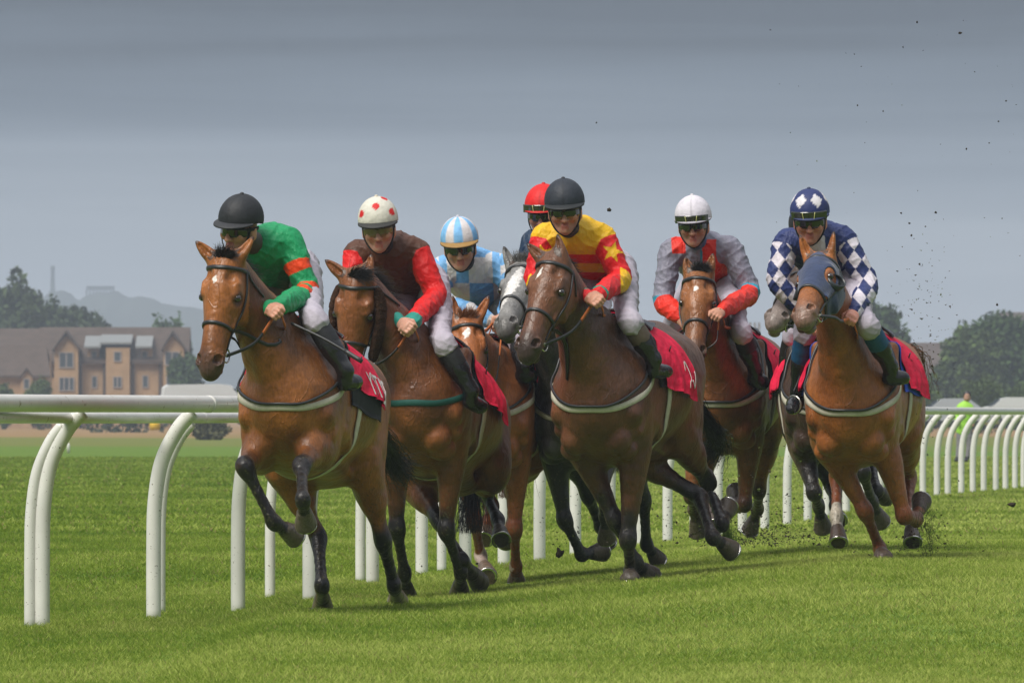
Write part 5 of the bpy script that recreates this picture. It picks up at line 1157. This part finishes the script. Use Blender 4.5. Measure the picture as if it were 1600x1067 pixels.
def buildings():
    D = 1000.0; q = bpx(D); gz = 0
    # main block
    xa, xb = q(66, 0)[0], q(288, 0)[0]; ze, zr = q(0, 563)[1], q(0, 515)[1]
    r = empty('apartment_building', A((xa+xb)/2, D+5, 0), 'long sandstone apartment block with dormers and a brown tiled roof behind the rail', 'building')
    mb = MB(); mb.box(xa, xb, D, D+10, -.5, ze); prismY(mb, [q(86, 670), q(86, 545), q(104, 524), q(123, 545), q(123, 670)], D-1.2, D+4.9)
    prismY(mb, [q(256, 670), q(256, 545), q(270, 524), q(288, 545), q(288, 670)], D-1.2, D+4.9); mb.box(q(166, 0)[0], q(203, 0)[0], D-.8, D+3, -.4, q(0, 543)[1])
    mb.add([(xa+.01, D, ze), (xa+.01, D+10, ze), (xa+.01, D+5, zr-.1)], [(0, 1, 2)]); mb.add([(xb-.01, D, ze), (xb-.01, D+10, ze), (xb-.01, D+5, zr-.1)], [(0, 2, 1)])
    for x in (134, 217): mb.box(q(x+3, 0)[0], q(x+21, 0)[0], D+.15, D+3, ze-1, q(0, 545)[1])
    mb.part('wall', STONE, r, smooth_=False)
    mb = MB(); x0, x1 = xa-.4, xb+.4
    for s_ in (1, -1):
        ye, yr = D+5-s_*5.5, D+5; V = [(x0, ye, ze-.3), (x1, ye, ze-.3), (x1, yr, zr), (x0, yr, zr)]; V += [(x, y, z+.25) for x, y, z in V]; mb.add(V, [(0, 1, 2, 3), (4, 7, 6, 5), (0, 4, 5, 1), (1, 5, 6, 2), (2, 6, 7, 3), (3, 7, 4, 0)])
    for a, pk, b in ((83, 104, 126), (253, 270, 291)):
        for e in (a, b):
            p0, p1 = q(e, 549), q(pk, 520); V = [(p0[0], D-1.7, p0[1]), (p1[0], D-1.7, p1[1]), (p1[0], D+5, p1[1]), (p0[0], D+3, p0[1])]; V += [(x, y, z+.22) for x, y, z in V]; mb.add(V, [(0, 1, 2, 3), (4, 7, 6, 5), (0, 4, 5, 1), (1, 5, 6, 2), (2, 6, 7, 3), (3, 7, 4, 0)])
    rf = mb.part('roof', ROOF, r, smooth_=False)
    for a, b, t0, t1 in ((132, 158, 531, 544), (157, 206, 529, 538), (212, 238, 531, 544)):
        l, h_ = q(a, t1), q(b, t0); V = [(l[0], D-1.0, l[1]), (h_[0], D-1.0, l[1]), (h_[0], D+3, h_[1]+.2), (l[0], D+3, h_[1]+.2)]; V += [(x, y, z+.18) for x, y, z in V]
        MB().add(V, [(0, 1, 2, 3), (4, 7, 6, 5), (0, 4, 5, 1), (1, 5, 6, 2), (2, 6, 7, 3), (3, 7, 4, 0)]).part('dormer_roof', LEAD, rf, smooth_=False)
    for x0, x1, y0, y1, m_, dd in ((93, 116, 550, 575, 1, -1.2), (93, 117, 589, 611, 2, -1.2), (178, 190, 549, 565, 0, -.8), (177, 191, 588, 606, 1, -.8), (258, 281, 549, 571, 1, -1.2), (260, 280, 588, 608, 1, -1.2), (143, 152, 587, 606, 0, 0), (222, 232, 586, 606, 0, 0), (142, 152, 548, 560, 0, .15), (221, 231, 548, 560, 0, .15)): window(r, q, D+dd, x0, x1, y0, y1, m_)
    for x in (126, 163, 208, 250): 
        X = q(x, 0)[0]; MB().box(X-.12, X+.12, D-.25, D-.02, 0, ze-.3).part('drainpipe', ROOF, r, smooth_=False)
    # lower wing on the left
    D2 = 985.0; q = bpx(D2); r = empty('cottage', A(q(30, 0)[0], D2+4, 0), 'low sandstone cottage with a steep dark roof left of the apartment block', 'building')
    mb = MB(); mb.box(q(-60, 0)[0], q(76, 0)[0], D2, D2+7, -.5, q(0, 588)[1]); prismY(mb, [q(33, 670), q(33, 590), q(42, 579), q(51, 590), q(51, 670)], D2-.6, D2+1); mb.add([(q(76, 0)[0], D2, q(0, 588)[1]), (q(76, 0)[0], D2+7, q(0, 588)[1]), (q(76, 0)[0], D2+3.5, q(0, 545)[1])], [(0, 1, 2)]); mb.part('wall', STONE, r, smooth_=False)
    mb = MB(); xe0, xe1 = q(-62, 0)[0], q(79, 0)[0]
    for s_ in (1, -1):
        V = [(xe0, D2+3.5-s_*4, q(0, 590)[1]), (xe1, D2+3.5-s_*4, q(0, 590)[1]), (xe1-.5, D2+3.5, q(0, 543)[1]), (xe0, D2+3.5, q(0, 543)[1])]; V += [(x, y, z+.2) for x, y, z in V]; mb.add(V, [(0, 1, 2, 3), (4, 7, 6, 5), (0, 4, 5, 1), (1, 5, 6, 2), (2, 6, 7, 3), (3, 7, 4, 0)])
    for e in (31, 53):
        p0, p1 = q(e, 592), q(42, 577); V = [(p0[0], D2-.9, p0[1]), (p1[0], D2-.9, p1[1]), (p1[0], D2+2, p1[1]), (p0[0], D2+1, p0[1])]; V += [(x, y, z+.18) for x, y, z in V]; mb.add(V, [(0, 1, 2, 3), (4, 7, 6, 5), (0, 4, 5, 1), (1, 5, 6, 2), (2, 6, 7, 3), (3, 7, 4, 0)])
    mb.part('roof', ROOF, r, smooth_=False); window(r, q, D2-.6, 37, 47, 591, 608, 0)
    D3 = 1015.0; q = bpx(D3); r = empty('rear_building', A(q(20, 0)[0], D3+4, 0), 'brown roofed stone building with a pale skylight behind the cottage', 'building')
    mb = MB(); mb.box(q(-80, 0)[0], q(68, 0)[0], D3, D3+9, -.5, q(0, 556)[1]); mb.part('wall', STONE, r, smooth_=False); mb = MB()
    for s_ in (1, -1):
        V = [(q(-82, 0)[0], D3+4.5-s_*5, q(0, 560)[1]), (q(72, 0)[0], D3+4.5-s_*5, q(0, 560)[1]), (q(66, 0)[0], D3+4.5, q(0, 516)[1]), (q(-82, 0)[0], D3+4.5, q(0, 516)[1])]; V += [(x, y, z+.2) for x, y, z in V]; mb.add(V, [(0, 1, 2, 3), (4, 7, 6, 5), (0, 4, 5, 1), (1, 5, 6, 2), (2, 6, 7, 3), (3, 7, 4, 0)])
    rf = mb.part('roof', ROOF, r, smooth_=False); l, h_ = q(14, 543), q(40, 535); MB().add([(l[0], D3+1.0, l[1]), (h_[0], D3+1.0, l[1]), (h_[0], D3+2.2, h_[1]), (l[0], D3+2.2, h_[1]), (l[0], D3+3, l[1]), (h_[0], D3+3, l[1])], [(0, 1, 2, 3), (3, 2, 5, 4), (0, 3, 4), (1, 5, 2)]).part('skylight', LEAD, rf, smooth_=False)
    # right: long low building and church-like tower far behind
    D4 = 1500.0; q = bpx(D4); gr = mat('grey_stone', (.20, .18, .16), .9, .2, var=.15)
    r = empty('stone_tower', A(q(1176, 0)[0], D4+4, 0), 'square grey stone tower seen far off between two riders', 'building'); a, b = q(1164, 650), q(1188, 512)
    mb = MB(); mb.box(a[0], b[0], D4, D4+3, -.5, b[1]); 
    for k in range(4): w_ = (b[0]-a[0])/7; mb.box(a[0]+w_*2*k, a[0]+w_*(2*k+1), D4, D4+.6, b[1]-.003, b[1]+.7)
    mb.part('wall', gr, r, smooth_=False); window(r, q, D4, 1172, 1180, 525, 540, 0)
    for (x0, x1, ye, yr, Dn, nm, lb) in ((1182, 1262, 572, 548, 1300, 'long_building', 'low grey building with a shallow roof between the two riders on the right'), (1405, 1500, 585, 538, 1200, 'long_house', 'brown roofed house half hidden by the trees on the right'), (1556, 1660, 505, 490, 1400, 'tall_house', 'roof of a tall building showing over the trees at the right edge'), (640, 1000, 618, 596, 1350, 'terrace', 'low terrace of houses hidden behind the pack of horses')):
        q = bpx(Dn); r = empty(nm, A(q((x0+x1)/2, 0)[0], Dn+4, 0), lb, 'building'); mb = MB(); mb.box(q(x0, 0)[0], q(x1, 0)[0], Dn, Dn+8, -.5, q(0, ye)[1]); mb.part('wall', gr, r, smooth_=False); mb = MB()
        for s_ in (1, -1):
            V = [(q(x0-2, 0)[0], Dn+4-s_*4.6, q(0, ye+2)[1]), (q(x1+2, 0)[0], Dn+4-s_*4.6, q(0, ye+2)[1]), (q(x1-3, 0)[0], Dn+4, q(0, yr)[1]), (q(x0+3, 0)[0], Dn+4, q(0, yr)[1])]; V += [(x, y, z+.2) for x, y, z in V]; mb.add(V, [(0, 1, 2, 3), (4, 7, 6, 5), (0, 4, 5, 1), (1, 5, 6, 2), (2, 6, 7, 3), (3, 7, 4, 0)])
        mb.part('roof', ROOF, r, smooth_=False)
        n_ = int((x1-x0)//26)
        for k in range(n_): xx = x0+10+k*26; window(r, q, Dn, xx, xx+9, ye+8, ye+24, 0)
def hills():
    D = 5000.0; q = bpx(D); m_ = mat('far_hill', (.045, .055, .04), .95, .1, var=.3, vscale=.01)
    pr = [(-900, 620), (-300, 560), (-60, 520), (20, 500), (60, 480), (78, 466), (84, 458), (98, 455), (112, 459), (122, 468), (132, 470), (140, 462), (150, 458), (172, 457), (186, 453), (196, 460), (208, 466), (222, 462), (240, 466), (262, 474), (300, 478), (340, 486), (400, 500), (520, 520), (760, 560), (1100, 590), (1500, 610), (2400, 640)]
    xs = np.linspace(-900, 2400, 420); ys = np.interp(xs, *zip(*pr)); rng = np.random.default_rng(3); ys = ys-np.abs(np.convolve(rng.normal(0, 2.2, 420), np.ones(3)/3, 'same'))
    V = []; nr = 14
    for i in range(nr):
        t = i/(nr-1); d_ = D-350+2600*t if t < .42 else D+742+2600*(t-.42); d_ = D-350+350*t/.42 if t < .42 else D+500*(t-.42); hgt = math.sin(math.pi*min(1, t/.42)/2)**.8 if t < .42 else math.cos(math.pi*(t-.42)/1.16/1.0)
        for x, y in zip(xs, ys):
            X, Z = q(x, y); V.append((X, d_, -1+max(0, Z+1)*max(0, hgt)*(1+.03*math.sin(X*.01+i))))
    n_ = len(xs); Q = [(i*n_+j, i*n_+j+1, (i+1)*n_+j+1, (i+1)*n_+j) for i in range(nr-1) for j in range(n_-1)]
    o = mesh('hills', V, Q, m_, base=A(0, 0, 0)); tag(o, kind='structure')
    r = empty('monument_tower', A(q(91, 0)[0], D, q(0, 460)[1]), 'thin round monument tower standing on the hazy hilltop', 'tower'); X = q(91, 0)[0]; zb, zt = q(0, 462)[1], q(0, 418)[1]
    V_, F_ = tube([(X, D-60, zb), (X, D-60, zb+(zt-zb)*.12), (X, D-60, zb+(zt-zb)*.13), (X, D-60, zt-2), (X, D-60, zt-1.9), (X, D-60, zt)], [1.6, 1.5, 1.1, .8, 1.1, .9], 12); MB().add(V_, F_).part('shaft', m_, r)
    r = empty('columned_monument', A(q(160, 0)[0], D-150, q(0, 470)[1]), 'low columned monument on the hazy hill right of the tower', 'monument'); mb = MB(); a, b = q(142, 474), q(184, 449)
    mb.box(a[0], b[0], D-52, D-40, b[1]-1.6, b[1])
    for k in range(9): x = a[0]+(b[0]-a[0])*k/8; mb.box(x-.35, x+.35, D-51, D-50, a[1], b[1]-1.6)
    mb.part('colonnade', m_, r, smooth_=False)
def rounded(pts, n=3): return catmull(pts, n)
def vehicle(name, x, D, gz, length, label, col, kind='car', flip=1, group=None):
    cx = (x-800)/FP*D; r = empty(name, A(cx, D, gz), label, 'van' if kind == 'van' else 'car', group)
    if kind == 'van': prof = [(-.5, .35), (-.5, 1.2), (-.485, 2.0), (-.44, 2.15), (.1, 2.2), (.22, 2.12), (.34, 1.45), (.47, 1.15), (.5, .8), (.5, .35)]; w_ = 1.9
    else: prof = [(-.5, .3), (-.5, .75), (-.47, .95), (-.38, 1.02), (-.27, 1.4), (-.18, 1.47), (.05, 1.47), (.12, 1.42), (.25, 1.0), (.42, .88), (.49, .75), (.5, .3)]; w_ = 1.75
    mb = MB(); V = []; secs = [(-.5, .93), (-.44, .985), (-.2, 1.0), (.2, 1.0), (.44, .985), (.5, .93)]
    for yy, sc_ in secs:
        for a, z in prof: tpr = 1-.06*max(0, z-1.0); V.append((cx+a*length*flip*sc_*(1 if z < 1 else .995), D+yy*w_*tpr, gz+.1+z*(.97+.03*sc_)))
    n_ = len(prof); Fq = [(i*n_+j, i*n_+(j+1) % n_, (i+1)*n_+(j+1) % n_, (i+1)*n_+j) for i in range(len(secs)-1) for j in range(n_)]+[tuple(range(n_)), tuple((len(secs)-1)*n_+j for j in range(n_))[::-1]]
    mb.add(V, Fq); mb.part('body', mat('paint_'+name+str(int(x)), col, .35, .5), r, smooth_=False)
    wz = (1.25, 1.95) if kind == 'van' else (1.0, 1.36); spans = [(-.42, -.12), (-.09, .16)] if kind != 'van' else [(.06, .27)]
    for a, b in spans: MB().add([(cx+a*length*flip, D-w_*.485, gz+.1+wz[0]), (cx+b*length*flip*(1.15 if kind == 'van' else 1.3), D-w_*.485, gz+.1+wz[0]), (cx+b*length*flip*(1 if kind == 'van' else .75), D-w_*.47, gz+.1+wz[1]), (cx+(a+.03 if kind == 'van' else a+.1)*length*flip, D-w_*.47, gz+.1+wz[1])]+[(cx+a*length*flip, D-w_*.45, gz+.1+wz[0]), (cx+b*length*flip*(1.15 if kind == 'van' else 1.3), D-w_*.45, gz+.1+wz[0]), (cx+b*length*flip*(1 if kind == 'van' else .75), D-w_*.44, gz+.1+wz[1]), (cx+(a+.03 if kind == 'van' else a+.1)*length*flip, D-w_*.44, gz+.1+wz[1])], [(0, 1, 2, 3), (4, 7, 6, 5), (0, 4, 5, 1), (1, 5, 6, 2), (2, 6, 7, 3), (3, 7, 4, 0)]).part('window', GLASS, r, smooth_=False)
    for a in (-.32, .32):
        for yy in (-.5, .42):
            c = A(cx+a*length, D+yy*w_, gz+.33); V_, F_ = tube([c-A(0, .03, 0), c-A(0, .02, 0), c+A(0, .17, 0), c+A(0, .18, 0)], [.28, .33, .33, .28], 20); wh = MB().add(V_, F_).part('wheel', mat('tyre', (.02, .02, .02), .8), r)
            V_, F_ = tube([c-A(0, .045, 0), c-A(0, .02, 0)], [.16, .19], 14); MB().add(V_, F_).part('rim', METAL, wh)
    return r
def steward():
    D = 262.0; P3 = lambda x, y, dd=0: px(x, y, D+dd); r = empty('person', P3(1507, 722), 'distant steward in hi-vis yellow jacket, grey trousers and dark boots behind the rail', 'person')
    s0 = A(1, 0, 0); hc = P3(1511, 620); b = [ell(hc, s0, A(0, 0, 1), .078, .09, .115, 'skin', .02)]+loft([(*P3(1510, 629), .05, .05), (*P3(1508, 636), .14, .09), (*P3(1506, 655), .14, .11), (*P3(1506, 668), .13, .1)], s0, 2, 't')
    for q, pts in ((-1, [(1500, 668), (1500, 692), (1497, 714)]), (1, [(1512, 668), (1515, 692), (1512, 714)])):
        b += loft([(*P3(*pts[0]), .08, .085), (*P3(*pts[1]), .055, .06), (*P3(*pts[2]), .038, .04), (*(P3(pts[2][0]-3, 719)), .04, .035)], s0, 2, 'l')
    for pts in ([(1499, 636), (1494, 650), (1498, 660, -.15)], [(1516, 636), (1521, 650), (1520, 661, -.1)]): b += loft([(*P3(*pts[0]), .05, .05), (*P3(*pts[1]), .04, .04), (*P3(*pts[2]), .028, .028), (*(P3(*pts[2])+A(0, -.03, -.06)), .03, .02)], s0, 2, 's')
    F = Field([b], .013); V, Q = F.surface(); tg, tv = F.labels(V); C = base_col(V, (.45, .26, .2)); part('body', V, Q, SKIN, r, cols=C)
    def cl(name, prs, m_): F = Field([prs], .013); V, Q = F.surface(); part(name, V, Q, m_, r)
    j = loft([(*P3(1508, 632), .10, .09), (*P3(1508, 638), .20, .13), (*P3(1506, 655), .19, .15), (*P3(1506, 674), .18, .14)], s0, 2, 'j')
    for pts in ([(1500, 636), (1494, 650), (1498, 658, -.12)], [(1516, 636), (1522, 650), (1520, 659, -.1)]): j += loft([(*P3(*pts[0]), .075, .08), (*P3(*pts[1]), .065, .065), (*P3(*pts[2]), .045, .045)], s0, 2, 'j')
    cl('jacket', j, mat('hivis', (.30, .60, .05), .6, var=.1)); hr = [ell(hc+A(0, .02, .05), s0, A(0, 0, 1), .092, .10, .10)]; cl('hair', hr, HAIR_BLACK)
    t = []
    for pts in ([(1501, 672), (1500, 692), (1497, 712)], [(1512, 672), (1515, 692), (1512, 712)]): t += loft([(*P3(*pts[0]), .105, .11), (*P3(*pts[1]), .08, .085), (*P3(*pts[2]), .06, .06)], s0, 2, 't')
    cl('trousers', t, mat('trousers_grey', (.20, .19, .21), .8))
    for x in (1496, 1511): cl('shoe', [Prim(P3(x, 716)+A(0, .05, 0), P3(x-2, 719)+A(0, -.12, -.0), .055, .05, .05, .04, s0)], BOOT)
def flying_turf():
    rng = np.random.default_rng(11); soil = mat('soil', (.035, .028, .018), .95, .2, var=.4, vscale=60); gr = mat('turf_bit', (.07, .10, .015), .9)
    def clod(c, r, n=2):
        bm = bmesh.new(); bmesh.ops.create_icosphere(bm, subdivisions=n, radius=1.0); V = np.array([v.co[:] for v in bm.verts]); Fq = [tuple(v.index for v in f.verts) for f in bm.faces]; bm.free()
        V = V*(1+.35*np.sin(V[:, :1]*5+c[0]*9)*np.sin(V[:, 1:2]*4+c[2]*7)+.2*rng.normal(0, 1, (len(V), 1)))*rng.uniform(.5, 1.2, 3); return V*r+c, Fq
    big = [(1340, 165, 68), (1380, 174, 68), (952, 328, 67), (932, 192, 68), (1433, 35, 69), (1500, 52, 69), (1411, 74, 69), (1408, 333, 69), (1462, 332, 69), (1421, 349, 69), (1446, 354, 69), (1424, 368, 69), (1558, 476, 69), (1572, 158, 69), (1560, 190, 69), (1510, 233, 69), (1581, 788, 72), (874, 865, 71), (745, 880, 71), (659, 884, 72)]
    lst = [(x, y, d_, rng.uniform(.005, .009)) for x, y, d_ in big]; lst[-4] = (1581, 788, 72, .03); lst[-3] = (874, 864, 71, .03); lst[2] = (952, 328, 67, .013)
    lab = ['brown clod of turf on the grass at the right', 'brown lump of soil tossed up between the dark legs in the middle', 'small soil clod against a white post left of the chestnut legs', 'small brown clod near the foot of a white post']
    for i, (x, y, d_, r) in enumerate(lst):
        V_, F_ = clod(px(x, y, d_), r); o = MB().add(V_, F_).top('turf_clod', soil); tag(o, 'small dark clod of turf thrown into the air' if i < 16 else lab[i-16], 'clod', 'clods of turf flying in the air' if i < 16 else 'clods of soil near the ground')
    mb = MB()
    def cloud(n, f, rr):
        for _ in range(n):
            x, y, d_ = f(); c = px(x, y, d_); r = rng.uniform(*rr); V = c+rng.normal(0, 1, (4, 3))*r*A(1, .8, .8); mb.add(V, [(0, 1, 2), (0, 2, 3), (0, 3, 1), (1, 3, 2)], 0 if rng.random() < .8 else 1)
    cloud(230, lambda: (rng.normal(1448, 24), rng.triangular(340, 470, 780), rng.uniform(68.5, 70)), (.0025, .006))
    cloud(60, lambda: (rng.uniform(1200, 1600), rng.uniform(20, 400), rng.uniform(67, 71)), (.002, .0045))
    cloud(900, lambda: (rng.normal(1170, 85), 855-abs(rng.normal(0, 70)), rng.uniform(71, 76)), (.0025, .008))
    cloud(700, lambda: (rng.normal(1180, 50), 850-abs(rng.normal(0, 20)), rng.uniform(71, 74)), (.002, .007))
    cloud(160, lambda: (rng.normal(885, 40), 860-abs(rng.normal(0, 60)), rng.uniform(70, 73)), (.0025, .006))
    cloud(260, lambda: (rng.uniform(640, 830), rng.uniform(700, 880), rng.uniform(69, 72)), (.0015, .004))
    cloud(220, lambda: (rng.normal(1445, 45), 870-abs(rng.normal(0, 50)), rng.uniform(68.5, 70)), (.003, .007))
    o = mb.top('flying_turf', [soil, gr], smooth_=False); tag(o, 'spray of soil crumbs and grass bits kicked up around the hooves', 'soil', kind='stuff')
    # upright torn tuft at the right
    mb = MB()
    for _ in range(130):
        b_ = px(rng.normal(1450, 9), rng.uniform(800, 874), 69.1+rng.uniform(-.05, .05)); V_, F_ = tube([b_, b_+rng.normal(0, .012, 3)+A(0, 0, .01), b_+rng.normal(0, .022, 3)+A(0, 0, .03)], [.0022, .002, .0006], 3, False); mb.add(V_, F_)
    o = mb.top('turf_tuft', gr); tag(o, 'loose upright tuft of torn grass right of the chestnut hooves', 'turf')
ground_o = scene_ground(); grass()
KA = [(-200, 995), (66, 978), (240, 966), (372, 955), (484, 938), (582, 912), (659, 898), (787, 883), (843, 877), (953, 860), (1043, 847), (1195, 829), (1258, 815), (1442, 777), (1600, 763), (1800, 748)]
rail('running_rail', post_list([-160, 66, 240, 372, 484, 582, 659, 727, 787, 843, 899, 953, 1000, 1043, 1085, 1122, 1160, 1195, 1230, 1262, 1292, 1322, 1350, 1376, 1400, 1422, 1442, 1464, 1481, 1502, 1520, 1537, 1556, 1571, 1586, 1599, 1613, 1626], KA), 1.16, .050, .043, .27, 'thicker white plastic running rail with curved posts, nearest the horses')
KB = [(-250, 1000), (47, 978), (250, 957), (422, 934), (563, 908), (690, 892)]
rail('inner_rail', post_list([-190, 47, 250, 422, 563, 690], KB), 1.08, .032, .033, .22, 'thinner lower white rail just behind the main running rail')
buildings(); hills()
DG = (.040, .060, .022); MG = (.042, .078, .020); LG = (.062, .098, .026)
TR = 'trees beyond the racecourse'
tree('broadleaf_tree', 25, 1120, 440, 150, 'broad dark green tree above the roofs at the left edge', DG, TR, 9000, 1)
tree('broadleaf_tree', 82, 1135, 474, 120, 'dark tree filling the gap between the broad left tree and the low one', DG, TR, 7000, 12)
tree('broadleaf_tree', 128, 1150, 484, 112, 'low rounded dark tree behind the apartment block roof', DG, TR, 7000, 2)
tree('broadleaf_tree', 262, 1090, 497, 90, 'mid green tree at the right end of the apartment block', MG, TR, 6000, 3)
tree('broadleaf_tree', 292, 960, 556, 70, 'small green tree in front of the apartment block right gable', MG, TR, 4000, 4, low=.0)
tree('broadleaf_tree', 1375, 900, 476, 125, 'round green tree just behind the chestnut horse at the right', MG, TR, 8000, 5)
tree('broadleaf_tree', 1512, 850, 512, 130, 'pale green spreading tree left of the tallest tree at the right', LG, TR, 8000, 6, low=.05)
tree('broadleaf_tree', 1578, 880, 492, 170, 'tallest spreading green tree at the right edge', MG, TR, 10000, 7, low=.05)
tree('broadleaf_tree', 1660, 860, 500, 160, 'green tree cut by the right edge of the picture', MG, TR, 7000, 8, low=.05)
tree('broadleaf_tree', 1270, 1250, 560, 120, 'low hazy tree between the two riders at the right', DG, TR, 4000, 9, low=.0)
for i, (x, D_, yt, wd_, lb) in enumerate([(330, 520, 652, 75, 'round olive shrub behind the rail under the van'), (60, 900, 592, 60, 'green bush before the cottage wall'), (8, 930, 600, 30, 'small bush by the left edge before the cottage'), (1440, 700, 598, 90, 'grey green bush under the brown roofed house'), (1535, 690, 588, 120, 'wide pale bush below the right hand trees'), (1610, 680, 592, 90, 'bush at the right edge behind the cars')]):
    tree('shrub', x, D_, yt, wd_, lb, (.085, .085, .035) if i == 0 else LG, 'bushes beyond the rail', 3000, 20+i, low=0, trunk=False, cat='shrub')
def hedge(x0, x1, D, yt, label, seed, col):
    rng = np.random.default_rng(seed); bl = []; X0, X1 = (x0-800)/FP*D, (x1-800)/FP*D; H = CAMZ+(HOR-yt)/FP*D; n = int((X1-X0)/1.6)
    for i in range(n): bl.append((X0+(X1-X0)*i/n+rng.uniform(-.4, .4), D+rng.uniform(-.5, .5), H*.45, 1.2, H*.5*rng.uniform(.85, 1.15)))
    V, Q, C = foliage(rng, bl, 60*n, .22, col); o = mesh('hedge', V, Q, SHRUB, base=A((X0+X1)/2, D, 0), cols=C, smooth_=False); tag(o, label, 'hedge')
hedge(150, 345, 760, 655, 'low dark hedge behind the rail below the apartment block', 31, (.03, .04, .02))
hedge(560, 1160, 900, 622, 'long hedge behind the middle of the pack', 32, MG); hedge(1190, 1480, 820, 628, 'hedge behind the riders on the right', 33, LG)
vehicle('parked_van', 328, 640, .6, 5.6, 'white van parked beyond the rail beside the leading horse', (.50, .52, .53), 'van', 1)
vehicle('parked_car', 1500, 600, .45, 4.3, 'silver parked car left of another beyond the right hand rail', (.35, .37, .4), group='cars parked beyond the rail')
vehicle('parked_car', 1598, 590, .5, 4.4, 'white parked car at the right edge beyond the rail', (.55, .56, .57), group='cars parked beyond the rail')
V_, F_ = tube([px(242, 672, 600), px(242, 664, 600), px(242, 654, 600)], [.25, .30, .22], 12); tag(MB().add(V_, F_).top('course_marker', mat('marker_yellow', (.65, .42, .01), .5)), 'small yellow marker on the grass beyond the rail', 'marker')
V_, F_ = tube([px(107, 708, 335), px(107, 694, 335), px(107, 692, 335)], [.045, .045, .02], 10); tag(MB().add(V_, F_).top('white_peg', PLASTIC), 'short white peg in the grass between the first rail posts', 'peg')
steward(); flying_turf()

hz = bpy.data.materials.new('haze_air'); hz.use_nodes = True; hz.node_tree.nodes.clear()
ho = N(hz.node_tree, 'ShaderNodeOutputMaterial'); hv_ = N(hz.node_tree, 'ShaderNodeVolumePrincipled'); hv_.inputs['Color'].default_value = (.72, .82, .95, 1); hv_.inputs['Density'].default_value = 1/4000
hz.node_tree.links.new(hv_.outputs[0], ho.inputs['Volume'])
hm_ = MB(); hm_.box(-6000, 6000, -60, 5300, -2.2, 69); o = hm_.top('haze', hz, base=A(0, 0, 0), smooth_=False); tag(o, 'pale haze hanging over the far town', 'haze', kind='stuff')

def whip(a, b, label):
    P = catmull([px(*a), (px(*a)+px(*b))/2+A(0, 0, .012), px(*b)], 8); n_ = len(P); V_, F_ = tube(P, np.linspace(.008, .0055, n_), 8); mb = MB().add(V_, F_)
    V_, F_ = ribbon(P[-5:], np.tile(A(0, -1, 0), (5, 1)), .026, .006); mb.add(V_, F_); o = mb.top('whip', LEATHER); tag(o, label, 'whip')
whip((455, 505, 62.5), (566, 565, 62.35), 'long black riding whip held across the boot of the green jockey')
whip((796, 508, 70.7), (838, 552, 70.6), 'short dark riding whip in the hand of the pale blue jockey')

mb = MB(); rng_t = np.random.default_rng(8)
for _ in range(90):
    b_ = px(1137+rng_t.normal(0, 5), 858, 68.75)+rng_t.normal(0, .012, 3); e_ = b_+A(rng_t.normal(.01, .02), rng_t.normal(0, .02), rng_t.uniform(.03, .17)); V_, F_ = tube([b_, (b_+e_)/2+rng_t.normal(0, .008, 3), e_], [.003, .0028, .0008], 3, False); mb.add(V_, F_)
tag(mb.top('grass_tuft', mat('turf_bit2', (.16, .26, .03), .9)), 'torn green grass tuft caught on the hind hoof of the dark brown horse', 'grass tuft')
for k in HORSES: HORSES[k]['sp']['id'] = k
for k in JOCK: JOCK[k]['id'] = k
for k, v in HORSES.items():
    if ONLY and k not in ONLY: continue
    t0 = time.time(); horse(v['sp'], v['label']); print('horse', k, round(time.time()-t0, 1))
for k, v in JOCK.items():
    if ONLY and k not in ONLY: continue
    if v.get('lensm') == 'amber': v['lensm'] = AMB
    t0 = time.time(); jockey(v, JL[k]); print('jockey', k, round(time.time()-t0, 1))
